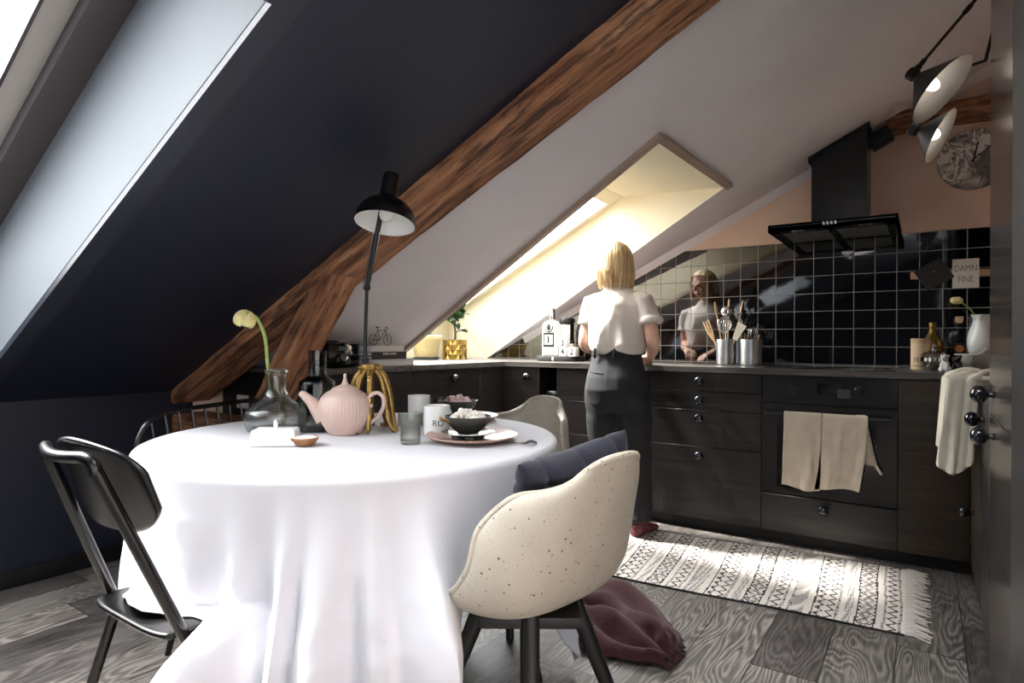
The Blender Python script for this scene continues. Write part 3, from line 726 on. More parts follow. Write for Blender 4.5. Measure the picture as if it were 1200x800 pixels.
# plinth, worktop
T_ = MB().box(LX - .05, LX - .035, 1.876, FR + .05, 0, ZB).box(LX - .05, RX, FR + .05, FR + .065, 0, ZB)
tag(T_.build('plinth', m_plinth, smooth=False), 'black toe-kick board under the black cabinets', 'plinth')
wt = MB(); xo, yo = LX + .018, FR - .018
wt.prism([(xo, 1.856), (xo, yo), (.085, yo), (.085, 3.335), (XR, 3.335), (XR, W_ - .0095), (-2.90, W_ - .0095), (-2.90, 1.856)], 'z', .871, CZ)
tag(wt.build('worktop', m_top, smooth=False), 'dark grey oak worktop running round the kitchen corner', 'worktop')
tag(MB().box(-.70, -.115, FR + .045, W_ - .07, CZ + .0003, CZ + .006, .002).build('cooktop', m_ovglass), 'flat black glass cooktop set in the worktop above the oven', 'cooktop')
# right-hand run: butler sink, narrow drawers, tall cabinets
T = thing('sink_cabinet', 'dark cabinet below the white sink with ball knobs at its corner', 'cabinet', (.45, 3.05, 0), group=cl)
put(MB().box(RX + .0195, XR - .01, 2.80, FR, ZB, .66), 'carcass', m_blkm, T, smooth=False)
f = front_x(T, 2.80, FR - .003, .40, .66, 'drawer_front', m_cabw, RX, .019)
p = onX(1130, 533, .14); knob((RX, p.y, p.z), (-1, 0, 0), f, T, .024)
f = front_x(T, 2.80, FR - .003, ZB, .40, 'door', m_cabw, RX, .019)
p = onX(1131, 600, .14); knob((RX, p.y, p.z), (-1, 0, 0), f, T, .024)
T = thing('butler_sink', 'white ceramic butler sink under a draped towel', 'sink', (.45, 3.05, .662))
sk = MB(); sx0, sx1, sy0, sy1, sz0, sz1 = .085, XR - .02, 2.80, 3.333, .662, .904
sk.box(sx0, sx0 + .03, sy0, sy1, sz0, sz1, .006).box(sx1 - .06, sx1, sy0, sy1, sz0, sz1, .006).box(sx0, sx1, sy0, sy0 + .03, sz0, sz1, .006).box(sx0, sx1, sy1 - .03, sy1, sz0, sz1, .006).box(sx0, sx1, sy0, sy1, sz0, sz0 + .03, .006)
put(sk, 'basin', m_porc, T)
put(MB().lathe([(.001, .032), (.03, .032), (.034, .034), (.036, .031)], 24, c=(.45, 3.06, .662)), 'drain', m_chrome, T)
T = thing('narrow_cabinet', 'narrow dark drawer cabinet between the sink and tall glossy cabinet', 'cabinet', (.45, 2.62, 0), group=cl)
put(MB().box(RX + .0195, XR - .01, 2.443, 2.795, ZB, ZT), 'carcass', m_blkm, T, smooth=False)
f = front_x(T, 2.443, 2.797, .66, ZT, 'drawer_front', m_cab, RX, .019); p = onX(1141, 491, .14); knob((RX, p.y, p.z), (-1, 0, 0), f, T, .026)
front_x(T, 2.443, 2.797, ZB, .66, 'door', m_cab, RX, .019)
put(MB().box(RX - .015, XR, 2.443, 2.797, .871, CZ), 'top', m_top, T, smooth=False)
T = thing('tall_cabinet', 'tall glossy grained cabinet with two big knobs at the right', 'cabinet', (.48, 2.13, 0))
put(MB().box(RX + .0195, XR - .01, 1.822, 2.439, .0, 2.36), 'carcass', m_blkm, T, smooth=False)
f = front_x(T, 1.82, 2.44, .815, 2.36, 'door', m_tall, RX, .019); p = onX(1148.5, 462, .136); knob((RX, p.y, p.z), (-1, 0, 0), f, T, .027)
f = front_x(T, 1.82, 2.44, .03, .815, 'door', m_tall, RX, .019); p = onX(1148.5, 510.5, .136); knob((RX, p.y, p.z), (-1, 0, 0), f, T, .027)
T = thing('tall_cabinet', 'tall matt black cabinet closing the right edge of the photo', 'cabinet', (.48, 1.2, 0))
put(MB().box(.176, XR - .01, 1.02, 1.70, 0, 2.28), 'carcass', m_blkm, T, smooth=False)
front_x(T, 1.02, 1.70, .03, 2.28, 'door', m_blkm, .155, .019)
# extractor hood
T = thing('extractor_hood', 'black box extractor hood with sloped chimney over the cooktop', 'hood', (-.4, 3.7, 1.62))
hx0, hx1, hy0, hy1 = -.694, -.108, 3.45, W_ - .0095
b = MB().box(hx0, hx1, hy0, hy0 + .012, 1.618, 1.656, .001, seg=1).box(hx0, hx0 + .012, hy0, hy1, 1.618, 1.656).box(hx1 - .012, hx1, hy0, hy1, 1.618, 1.656).box(hx0, hx1, hy0, hy1, 1.646, 1.656)
b.box(hx0, hx1, hy0, hy0 + .075, 1.618, 1.640).box(hx0, hx0 + .05, hy0, hy1, 1.618, 1.64).box(hx1 - .05, hx1, hy0, hy1, 1.618, 1.64).box(-.418, -.384, hy0, hy1, 1.618, 1.64)
cn = put(b, 'canopy', m_blk, T, smooth=False)
for a, c in ((hx0 + .05, -.418), (-.384, hx1 - .05)):
    put(MB().box(a + .002, c - .002, hy0 + .08, hy1 - .03, 1.624, 1.632, .002), 'filter', m_hoodin, T)
for px_ in (hx0 + .14, hx1 - .14):
    put(MB().lathe([(.001, 0), (.026, 0), (.032, .002), (.033, .008)], 24, c=(px_, hy0 + .04, 1.6155)), 'spot', m_chrome, T, cn)
for i in range(4):
    p = onY(965 + i * 4.6, 261.5 - i * .45, 3.45)
    put(MB().box(p.x - .005, p.x + .005, 3.447, 3.452, p.z - .009, p.z + .009, .001), 'button', m_chrome, T, cn)
cx0, cx1, cy0 = -.520, -.255, 3.70
zt = lambda x: rz_(x) - .004
put(MB().prism([(cx0, 1.656), (cx1, 1.656), (cx1, zt(cx1)), (cx0, zt(cx0))], 'y', cy0, W_ - .001), 'chimney', m_blk, T, smooth=False)
put(MB().prism([(cx0 - .016, zt(cx0 - .016) - .024), (cx1 + .012, zt(cx1 + .012) - .024), (cx1 + .012, zt(cx1 + .012)), (cx0 - .016, zt(cx0 - .016))], 'y', cy0 - .014, W_ - .06), 'collar', m_blk, T, smooth=False)
# small black box beside the chimney
T = thing('wall_box', 'small tilted black box on the roof line beside the hood chimney', 'box', (-.205, 3.85, 2.147))
rot = Matrix.Translation(Vector((-.205, 3.865, 2.147))) @ Matrix.Rotation(-math.atan(SL) * 1.05, 4, 'Y')
put(MB().box(-.055, .055, -.05, .06, -.037, .037, .005, rot=rot), 'housing', m_blkm, T)
put(MB().box(-.085, -.052, -.03, .03, -.02, .02, .004, rot=rot), 'bracket', m_blkm, T)

# ------------------------------------------------------------------ oven towels
def towel(name, label, x0, x1, ztop, zf, zb, y, mat, seed, skew=0.0, group=None, split=False):
    """cloth folded over the oven bar: front flap, bend, back flap"""
    def f(u, v):
        x = lerp(x0, x1, u)
        Lf, Lb, r = ztop - zf, ztop - zb, .0125; tot = Lf + Lb + PI * r; s = v * tot
        if s < Lf:
            z = zf + s; k = (Lf - s) / Lf; d = r + .001 + .016 * k * math.sin(u * 9 + seed) * k + .007 * noise.noise(Vector((u * 6, s * 9, seed))) * min(1, k * 4)
            x += skew * k * k + .01 * k * noise.noise(Vector((u * 3, seed, 1))); yy = y - max(d, r)
            z += .010 * k * math.sin(u * 4 + seed)
        elif s < Lf + PI * r:
            a = (s - Lf) / r; yy = y - r * math.cos(a); z = ztop + r * math.sin(a)
        else:
            q = s - Lf - PI * r; z = ztop - q; yy = min(y + r, FR - .004)
        return (x, yy, z)
    T = thing(name, label, 'towel', ((x0 + x1) / 2, y, ztop), group=group)
    o = put(MB().grid(f, 36, 70), 'cloth', mat, T, normals=True); mods(o, .003)
    return T
hz2 = hz
xa_, xb_, xc_, xd_ = onY(919, 480, hy).x, onY(958, 480, hy).x, onY(961, 482, hy).x, onY(1014, 482, hy).x
T = towel('dish_towel', 'crumpled oat linen towel, left one on the oven handle', xa_, xb_ + .02, hz2 + .001, onY(940, 571, hy).z, .46, hy, m_tow, 2.0, -.006, 'linen towels on the oven')
T = towel('dish_towel', 'smooth cream towel with a hanging loop, right one on the oven handle', xc_ + .012, xd_ + .012, hz2 + .001, onY(985, 574, hy).z, .47, hy, m_tow, 5.0, -.035, 'linen towels on the oven')
def flap(u, v):
    a = onY(lerp(1003, 1014, u), 486, hy + .012); b_ = onY(lerp(1004, 1028, u), lerp(543, 546, u), hy - .004)
    p = Vector(a).lerp(Vector(b_), v); p.y += .008 * math.sin(u * 7) * v; return p
o = put(MB().grid(flap, 16, 24), 'back_flap', m_tow, T); mods(o, .003)
pa, pb = onY(1026, 545, hy - .006), onY(1033, 556, hy - .006)
put(MB().tube([pa, Vector(pa).lerp(Vector(pb), .5) + Vector((0, -.002, 0)), pb], .006, 8), 'hanging_loop', m_towc, T, o)

# towel hanging over the sink front
T = thing('sink_towel', 'cream towel draped over the front of the white sink', 'towel', (.08, 2.98, .9))
SP = cat_rom([(.074, 3.10, 0), (.070, 2.95, 0), (.064, 2.82, 0), (.070, 2.780, 0), (.095, 2.768, 0), (.125, 2.772, 0), (.150, 2.765, 0), (.168, 2.772, 0)], 8)
def stw(u, v):
    k = u * (len(SP) - 1); i = min(int(k), len(SP) - 2); p = SP[i].lerp(SP[i + 1], k - i)
    zf = .60 + .035 * math.sin(u * 7 + .5) - .02 * u; Lf = .909 - zf; Lt = .14; s = v * (Lf + Lt)
    if s < Lf:
        h = 1 - s / Lf; w = .010 * math.sin(u * 21 + 2 * h) * (.25 + h); z = zf + s
        return (p.x - .006 - .012 * h + (w if u < .5 else .3 * w), p.y - (.004 + abs(w) * 1.2 if u > .4 else 0), z)
    q = s - Lf; c = Vector((.30, 3.0, 0)); d = (c - p); d.z = 0; d.normalize()
    return (p.x + d.x * q, p.y + d.y * q, .912 + .016 * math.sin(q / Lt * PI) + .010 * abs(math.sin(u * 12)) * math.sin(q / Lt * PI))
o = put(MB().grid(stw, 40, 50), 'cloth', m_towc, T); mods(o, .004, offset=1)
# ------------------------------------------------------------------ dining table and cloth
TC = Vector((-1.465, 1.318, 0)); TR = .612; TZ = .74
T = thing('dining_table', 'round dining table hidden under the long white cloth', 'table', (TC.x, TC.y, 0))
put(MB().lathe([(.001, .703), (TR - .02, .703), (TR - .008, .709), (TR - .004, .718), (TR - .008, .730), (TR - .02, .735), (.001, .735)], 72, c=(TC.x, TC.y, 0), cap0=True, cap1=True), 'tabletop', m_blkm, T)
put(MB().lathe([(.40, .64), (.42, .64), (.42, .7025), (.40, .7025)], 40, c=(TC.x, TC.y, 0)), 'apron', m_blkm, T)
for a in (29, 119, 209, 299):
    a = math.radians(a); u = Vector((math.cos(a), math.sin(a), 0))
    put(MB().tube([TC + u * .39 + Vector((0, 0, .70)), TC + u * .56], [.026, .015], 16), 'leg', m_blkm, T)

CA = .985
def smax(th):
    q = th + math.radians(10); c, s = abs(math.cos(q)), abs(math.sin(q))
    p = 14.0
    return CA / (c ** p + s ** p) ** (1 / p)
def adiff(a, b):
    return (a - b + PI) % (2 * PI) - PI
CREASES = [(-2.62, .10, .028), (-2.25, .07, -.030), (-2.02, .10, .034), (-1.72, .06, -.02), (-1.40, .10, .040), (-1.08, .09, -.034), (-.86, .10, .036), (-.60, .07, -.022), (-.50, .11, .075), (-.36, .05, -.02), (-1.25, .035, -.03), (-1.92, .03, .03), (-.98, .03, .028), (-.70, .03, .024),
           (.05, .10, -.03), (.35, .08, .01), (.62, .09, .012), (.9, .1, -.03), (1.3, .12, .04), (1.8, .13, -.03), (2.2, .12, .04), (2.75, .12, .03), (-2.95, .1, -.03)]
SHARP = [(-1.86, .05, .045), (-1.55, .045, -.04), (-1.16, .05, .050), (-.93, .04, -.035), (-.66, .05, .042), (-2.35, .05, .035), (-.50, .03, .03), (.5, .05, .03), (2.0, .05, .04)]
def cloth_pt(th, s):
    th = (th + PI) % (2 * PI) - PI
    if s <= TR - .012:
        p = Vector((math.cos(th) * s, math.sin(th) * s, 0))
        z = TZ + .0006 * noise.noise(p * 9) ; return TC + p + Vector((0, 0, z))
    L = smax(th) - TR; d = s - TR
    k2 = math.exp(-(adiff(th, -.13) / .27) ** 4)          # the shell chair keeps the cloth up
    kl = sstep(-3.05, -2.75, th) * (1 - sstep(-1.22, -1.08, th))   # cloth hangs short behind the metal chair
    Lc = lerp(L, min(L, .27), k2); Lc = lerp(Lc, min(L, .335), kl); d = d * (Lc / L) if d > 0 else d
    corner = max(0.0, (smax(th) - CA) / (CA * .38)) * (1 - kl)
    if d < .012:
        a = (d + .012) / .024 * PI / 2; r = TR - .012 + .016 * math.sin(a); z = TZ - .016 * (1 - math.cos(a))
    else: r = TR + .004; z = TZ - .016 - (d - .012) * .985
    A = sstep(.015, .40, d); dd = max(0, d)
    F = 0.0
    for c, w_, h in CREASES:
        F += h * math.exp(-(adiff(th, c) / w_) ** 2) * 1.5
    for c, w_, h in SHARP:
        F += h * math.exp(-abs(adiff(th, c + .10 * (dd - .3) * (1 if h > 0 else -1))) / w_)
    F += .014 * math.sin(11 * th + 1.1) + .007 * math.sin(23 * th + 2 + 3 * dd)
    F *= 1.35 * lerp(1, .3, k2) * (1 - .8 * kl)
    k3 = math.exp(-(adiff(th, .62) / .55) ** 4)
    r += dd * .05 * (1 - .7 * kl) * (1 - k3) + (1 - .95 * k3) * corner * .085 * sstep(.05, .7, dd) + F * A * (.8 + .5 * corner)
    p3 = Vector((math.cos(th) * 2.2, math.sin(th) * 2.2, z * 1.6))
    r += (.014 * noise.noise(p3 * 1.5) + .009 * noise.noise(p3 * 4 + Vector((5, 1, 2))) + .004 * (1 - abs(noise.noise(p3 * 7 + Vector((2, 8, 1)))) * 3)) * A
    # ironed crease rings
    r += .003 * math.exp(-((d - .10) / .012) ** 2) * A
    # lies on the seat of the metal chair
    ws = math.exp(-(adiff(th, -1.40) / .36) ** 8)
    zs = .470 + .012 * math.sin(th * 16)
    if z < zs:
        ex = (zs - z); r += ex * .92 * ws; z = lerp(z, zs - ex * .06, ws)
    if z < .014:
        ex = .014 - z; r += ex * .5; z = .014 + .010 * abs(math.sin(th * 17)) * sstep(0, .05, ex)
    return TC + Vector((math.cos(th) * r, math.sin(th) * r, z))
def cloth():
    m = MB(); bm = m.bm; n = 420; S = []
    fr = [.0, .2, .45, .7, .86, .94, .975, .985, .992, 1.0]
    inner = [f * (TR - .012) for f in fr[1:]]
    ctr = bm.verts.new(cloth_pt(0, 0)); R = []
    for s in inner: R.append([bm.verts.new(cloth_pt(2 * PI * j / n, s)) for j in range(n)])
    for k in range(1, 7): R.append([bm.verts.new(cloth_pt(2 * PI * j / n, TR - .012 + .004 * k)) for j in range(n)])
    for k in range(1, 61):
        ring = []
        for j in range(n):
            th = 2 * PI * j / n; ring.append(bm.verts.new(cloth_pt(th, lerp(TR + .012, smax(th), k / 60))))
        R.append(ring)
    for j in range(n): bm.faces.new([ctr, R[0][j], R[0][(j + 1) % n]])
    for a, b in zip(R, R[1:]):
        for j in range(n): bm.faces.new([a[j], b[j], b[(j + 1) % n], a[(j + 1) % n]])
    return m
tcl = cloth().build('tablecloth', m_lin, angle=75); mods(tcl, .0022)
tag(tcl, 'large white linen cloth draped over the round table to the floor', 'tablecloth')

# ------------------------------------------------------------------ chairs
SHELL_PROF = [(-.185, .456), (-.16, .452), (-.10, .444), (-.03, .438), (.06, .438), (.125, .456), (.165, .498), (.192, .565), (.214, .640), (.236, .715), (.256, .775), (.264, .80)]
def shell_chair(label, x, y, face, group):
    """face: direction (radians) the sitter looks; local -x is forward"""
    T = thing('shell_chair', label, 'chair', (x, y, 0), face - PI, group)
    P = cat_rom([(a, 0, b) for a, b in SHELL_PROF], 5); n = len(P) - 1
    cum = [0]
    for a, b in zip(P, P[1:]): cum.append(cum[-1] + (b - a).length)
    U = [c / cum[-1] for c in cum]
    hw = lambda u: interp([(0, .175), (.03, .188), (.08, .200), (.16, .214), (.30, .232), (.45, .240), (.6, .230), (.75, .200), (.9, .152), (1, .095)], u)
    lift = lambda u: interp([(0, .002), (.08, .012), (.16, .032), (.30, .076), (.45, .130), (.60, .152), (.74, .132), (.88, .086), (1, .034)], u)
    def f(a, b):
        i = min(int(round(a * n)), n); u = U[i]; p = P[i]
        t = (P[min(i + 1, n)] - P[max(i - 1, 0)]).normalized(); fi = 1.35 * (.35 * u + .65 * sstep(.05, .95, u)); nn = Vector((-math.sin(fi), 0, math.cos(fi)))
        v = b * 2 - 1; l = lift(u)
        yy = hw(u) * math.sin(v * PI / 2 * .98) / math.sin(PI / 2 * .98)
        h = l * abs(v) ** 2.6
        q = p + nn * h + Vector((0, yy, 0))
        if u > .80: q = q - t * (.060 * sstep(.80, 1, u) * abs(v) ** 2.5)
        return q
    o = MB().grid(f, n, 30).build('shell', m_shell, T, angle=60, normals=False); mods(o, .011, 1, 0)
    # rolled rim along the border
    edge = [f(0, j / 30) for j in range(31)] + [f(i / n, 1) for i in range(1, n + 1)] + [f(1, j / 30) for j in range(29, -1, -1)] + [f(i / n, 0) for i in range(n - 1, 0, -1)]
    MB().tube(edge + [edge[0]], .0072, 8).build('rim', m_shell, T)
    MB().box(-.115, .115, -.115, .115, .404, .430, .004, rot=Matrix.Rotation(PI / 4, 4, 'Z')).build('base_frame', m_blkm, T)
    for k in range(4):
        a = PI / 4 + k * PI / 2; u = Vector((math.cos(a), math.sin(a), 0))
        MB().tube([u * .105 + Vector((0, 0, .440)), u * .115 + Vector((0, 0, .40)), u * .275], [.021, .021, .0135], 16).build('leg', m_blkm, T)
    return T
NCX, NCY, NCF = -.778, 1.225, PI - .19
near_chair = shell_chair('speckled cream shell chair with navy cushion, black legs, seen from behind', NCX, NCY, NCF, 'speckled shell chairs')
far_chair = shell_chair('speckled cream shell chair on the far side of the table, facing the camera', -1.36, 1.97, -PI / 2 - .12, 'speckled shell chairs')
# navy cushion leaning in the near chair
def cushion_mb(w_, h_, d_):
    m = MB()
    def f(sgn):
        def g(u, v):
            a, b = u * 2 - 1, v * 2 - 1
            e = (1 - abs(a) ** 4) ** .5 * (1 - abs(b) ** 4) ** .5
            puff = d_ * e * (1 - .30 * math.exp(-(((a * 1.5 + .5) % 1 - .5) / .10) ** 2) - .24 * math.exp(-(((b * 1.5 + .5) % 1 - .5) / .10) ** 2))
            k = 1 - .06 * (a * a * (1 - b * b) + b * b * (1 - a * a))
            return (sgn * puff, a * w_ * (1 - .07 * (1 - b * b)), b * h_ * (1 - .07 * (1 - a * a)))
        return g
    m.grid(f(1), 60, 60); m.grid(f(-1), 60, 60); bmesh.ops.remove_doubles(m.bm, verts=m.bm.verts[:], dist=.0015); return m
cmat = Matrix.Translation(Vector((NCX, NCY, 0))) @ Matrix.Rotation(NCF - PI, 4, 'Z') @ Matrix.Translation(Vector((.098, .035, .655))) @ Matrix.Rotation(.20, 4, 'Y') @ Matrix.Rotation(.10, 4, 'X')
T = thing('cushion', 'tufted navy velvet cushion leaning in the near shell chair', 'cushion', (NCX + .1, NCY, .46))
put(cushion_mb(.185, .150, .062).xf(cmat), 'cover', m_velv, T, angle=60)

# black metal chair on the left
T = thing('metal_chair', 'black metal dining chair with curved back panel at the left', 'chair', (-1.39, .80, 0), 0)
zs = .455
for sx, top, bt in ((-1, Vector((-1.534, .519, .79)), Vector((-1.558, .651, .45))), (1, Vector((-1.274, .506, .79)), Vector((-1.222, .640, .45)))):
    path = cat_rom([top, top.lerp(bt, .2), top.lerp(bt, .6), bt, bt + Vector((.002 * sx, .012, -.035)), bt + Vector((.022 * sx, .0, -.11)), bt + Vector((.095 * sx, -.07, -.45))], 6)
    put(MB().tube(path, .0118, 14), 'back_post', m_blk, T)
    put(MB().tube([(bt.x, .68, .432), (bt.x + .012 * sx, .93, .425), (bt.x + .05 * sx, .995, 0)], .0118, 14), 'front_leg', m_blk, T)
def along(k, dy=0, z=.82): p = Vector((-1.534, .519, 0)).lerp(Vector((-1.274, .506, 0)), k); return (p.x, p.y + dy, z)
rail = cat_rom([along(0, 0, .785), along(.02, -.004, .803), along(.10, -.012, .814), along(.3, -.024, .812), along(.5, -.028, .810), along(.7, -.024, .812), along(.90, -.012, .814), along(.98, -.004, .803), along(1, 0, .785)], 6)
put(MB().tube(rail, .0118, 14), 'top_rail', m_blk, T)
def bp(u, v):
    a = u * 2 - 1; z = lerp(.645, .832, v)
    z += v * (.010 * math.cos(a * PI) - .045 * abs(a) ** 7) + (1 - v) * (.06 * abs(a) ** 5)
    p = Vector((-1.565, .612, 0)).lerp(Vector((-1.238, .628, 0)), u)
    return (p.x, p.y - .036 * (1 - a * a) - (z - .645) * .36, z)
o = put(MB().grid(bp, 30, 16), 'backrest', m_blk, T); mods(o, .012, 1, 0)
def seat(u, v):
    a, b = u * 2 - 1, v * 2 - 1
    x = -1.345 + .185 * a * (1 - .10 * abs(b) ** 6 * 0) ; y = .8 + .20 * b
    k = 1 - .03 * abs(a * b) ** 3 * 4
    dip = -.016 * math.exp(-((v - .42) / .22) ** 2) * math.cos(a * PI / 2 * .9)
    return (-1.39 + .172 * a * (1 - .10 * abs(b) ** 5), .80 + .20 * b * (1 - .06 * abs(a) ** 5), zs + dip)
o = put(MB().grid(seat, 26, 26), 'seat', m_blk, T); mods(o, .014, 1, -1)
put(MB().tube([(-1.555, .665, .428), (-1.39, .66, .428), (-1.225, .665, .428)], .010, 10), 'rear_rail', m_blk, T)
put(MB().tube([(-1.55, .91, .424), (-1.22, .91, .424)], .010, 10), 'front_rail', m_blk, T)

# wire-back chair behind the table
T = thing('spindle_chair', 'black wire back chair behind the table near the blue wall', 'chair', (-1.93, 1.22, 0), 0)
arc = cat_rom([onX(160, 523, -2.09), onX(163, 512, -2.095), onX(172, 497, -2.10), onX(186, 487, -2.11), onX(205, 481, -2.12), onX(240, 476, -2.13), onX(290, 469.5, -2.145), onX(310, 472, -2.14), onX(322, 481, -2.13), onX(326, 495, -2.12)], 6)
arc = [Vector((-2.03, arc[0].y + .02, .44))] + arc + [Vector((-2.05, arc[-1].y - .02, .44))]
put(MB().tube(arc, .0085, 10), 'hoop', m_blk, T)
ya, yb_ = arc[2].y, arc[-3].y
hoop = arc[2:-2]
for i in range(1, 11):
    y = lerp(ya, yb_, i / 11.0)
    q = min(hoop, key=lambda p: abs(p.y - y) - p.z * .02)
    put(MB().tube([(q.x, y, q.z), (-2.04, lerp(y, (ya + yb_) / 2, .12), .44)], .0042, 8), 'spindle', m_blk, T)
put(MB().lathe([(.001, .425), (.19, .425), (.205, .432), (.205, .442), (.19, .45), (.001, .452)], 40, c=(-1.88, 1.22, 0), cap0=True, cap1=True), 'seat', m_blk, T)
for sx, sy in ((-1, -1), (-1, 1), (1, -1), (1, 1)):
    put(MB().tube([(-1.88 + sx * .12, 1.22 + sy * .12, .43), (-1.88 + sx * .18, 1.22 + sy * .19, 0)], .010, 10), 'leg', m_blk, T)

# burgundy throw slipping from the near chair onto the floor
T = thing('throw_blanket', 'burgundy fringed throw hanging from the near chair onto the floor', 'blanket', (-.80, 1.75, 0))
SPINE = cat_rom([(-.80, 1.385, .497), (-.80, 1.44, .540), (-.80, 1.475, .556), (-.802, 1.500, .535), (-.805, 1.515, .44), (-.81, 1.545, .22), (-.815, 1.585, .06), (-.84, 1.66, .030), (-.89, 1.78, .030), (-.94, 1.90, .035)], 6)
def strip(u, v):
    k = v * (len(SPINE) - 1); i = min(int(k), len(SPINE) - 2); p = SPINE[i].lerp(SPINE[i + 1], k - i); a = u * 2 - 1
    wd = .055 + .03 * sstep(.6, 1, v)
    return Vector((p.x + wd * a + .006 * math.sin(v * 9), p.y + .012 * math.sin(a * 6 + v * 3) * sstep(.3, .5, v), max(.012, p.z + .010 * math.sin(a * 7 + 1) * sstep(.6, .8, v))))
FA = [(-.80, 1.60), (-.88, 1.86), (-1.06, 2.10), (-1.12, 2.24)]
def heap(u, v):
    # u along the heap towards the lower right tip, v across
    c0 = onZ(672, lerp(700, 762, v), 0); c1 = onZ(lerp(738, 690, v) , lerp(692, 768, v), 0); c2 = onZ(lerp(790, 735, v), lerp(742, 778, v), 0); c3 = onZ(lerp(798, 778, v), lerp(768, 784, v), 0)
    P = cat_rom([c0, c1, c2, c3], 8); q = P[min(int(u * 24), 24)]; nx = P[min(int(u * 24) + 1, 24)]; q = q.lerp(nx, u * 24 - int(u * 24))
    e = (1 - abs(v * 2 - 1) ** 3) * (1 - sstep(.8, 1, u) * .8)
    h = .012 + e * (.050 + .022 * math.sin(v * 11 + u * 3 + 2 * noise.noise(Vector((u * 2, v * 2, 9)))) + .013 * math.sin(v * 24 - u * 5) + .025 * noise.noise(Vector((u * 4, v * 3, 2))))
    if v > .75: h += .02 * math.exp(-((v - .9) / .06) ** 2)
    return Vector((q.x + .01 * noise.noise(Vector((u * 9, v * 9, 7))), q.y + .01 * noise.noise(Vector((u * 9, v * 9, 4))), max(h, .012)))
o = put(MB().grid(heap, 60, 60), 'heap', m_throw, T); mods(o, .012, 0, 0)
fr = MB()
for i in range(70):
    v = random.random(); p = heap(.985, v); d = Vector((.55 + random.uniform(-.4, .4), -.5 + random.uniform(-.4, .4), 0)).normalized() * random.uniform(.012, .028)
    p.z = .012
    fr.tube([p, p + d * .5 + Vector((0, 0, .004)), p + d + Vector((0, 0, -.006))], [.003, .003, .002], 6)
for i in range(60):
    u = random.uniform(.2, 1); p = heap(u, .02 if random.random() < .6 else .03); d = Vector((.4 + random.uniform(-.3, .3), .5 + random.uniform(-.4, .4), 0)).normalized() * random.uniform(.01, .022)
    p.z = .013
    fr.tube([p, p + d * .5 + Vector((0, 0, .003)), p + d + Vector((0, 0, -.006))], [.003, .003, .002], 6)
tag(put(fr, 'fringe', m_throw, T), kind='stuff')

# ------------------------------------------------------------------ woven rug
RL, RW, NU, NV = 1.60, .775, 300, 120
def bandpat(u, v):
    """1 = black thread; u along the runner in metres, v across"""
    B = [('w', .016), ('d', .010), ('z', .045), ('d', .010), ('w', .022), ('l', .006), ('x', .060), ('l', .006), ('w', .014), ('h', .028), ('w', .018), ('d', .012), ('z', .040), ('z2', .040), ('l', .006), ('w', .026), ('h', .05), ('d', .012)]
    tot = sum(b[1] for b in B); q = u % tot; k = None
    for k, wd in B:
        if q < wd: break
        q -= wd
    t = q / wd
    if k == 'w': return 0
    if k == 'l': return 1
    if k == 'd': return 1 if (v / .012) % 1 < .55 else 0
    if k == 'h': return 1 if ((v + u * .0) / .0125 + t * .8) % 1 < .34 else 0
    tri = lambda x: abs((x % 1) * 2 - 1)
    if k == 'z': return 1 if abs(t - .15 - .7 * tri(v / .062)) < .14 else 0
    if k == 'z2': return 1 if abs(t - .15 - .7 * tri(v / .062 + .5)) < .13 or abs(t - .5) + tri(v / .062) < .25 else 0
    if k == 'x':
        a = tri(v / .078); b_ = abs(t * 2 - 1)
        s = a + b_; return 1 if (abs(s - 1.0) < .13 or abs(s - .55) < .12 or s > 1.65) else 0
    return 0
T = thing('runner_rug', 'cream and black patterned woven runner rug with white fringe', 'rug', (-.82, 2.88, 0))
r1, r2, r3, r4 = Vector((-1.66, 3.05, 0)), Vector((-.064, 3.313, 0)), Vector((-.056, 2.565, 0)), Vector((-1.53, 2.44, 0))
r1 = Vector((-1.64, 3.165, 0)); 
def rugp(u, v):
    a = r4.lerp(r3, u); b_ = r1.lerp(r2, u); p = a.lerp(b_, v)
    p.z = .007 + .0012 * noise.noise(Vector((u * 30, v * 9, 0))) + .003 * max(0, noise.noise(Vector((u * 4, v * 2, 5))))
    p.y += .006 * math.sin(u * 11); return p
NUr = 340
def mif(i, j):
    u = (1 - (i + .5) / NUr) * RL; v = (j + .5) / NV * RW
    if j < 1 or j > NV - 2: return 1
    vv = v + .004 * math.sin(u * 40)
    return bandpat(u + .006 * math.sin(v * 7), vv)
m_rugw = M('rug_wool', rgb(222, 214, 206), .95, var=.06, vs=60, bmp=.6, bs=300)
m_rugk = M('rug_thread', rgb(58, 55, 55), .95, var=.25, vs=60, bmp=.6, bs=300)
o = put(MB().grid(rugp, NUr, NV, mif=mif), 'weave', [m_rugw, m_rugk], T)
mods(o, .006, 0, -1)
fr = MB()
for i in range(64):
    v = (i + .5) / 64; p = rugp(1, v); L = random.uniform(.055, .085); yo = random.uniform(-.012, .012)
    fr.tube([p + Vector((-.004, 0, -.001)), p + Vector((L * .35, yo * .3, .003)), p + Vector((L * .7, yo, -.002)), p + Vector((L, yo * 1.6, -.004))], [.0034, .0036, .003, .0022], 6)
tag(put(fr, 'fringe', m_rugw, T), kind='stuff')
# ------------------------------------------------------------------ things on the table
Z0 = TZ + .0012
def on_table(px, py): p = onZ(px, py, TZ); return Vector((p.x, p.y, Z0))
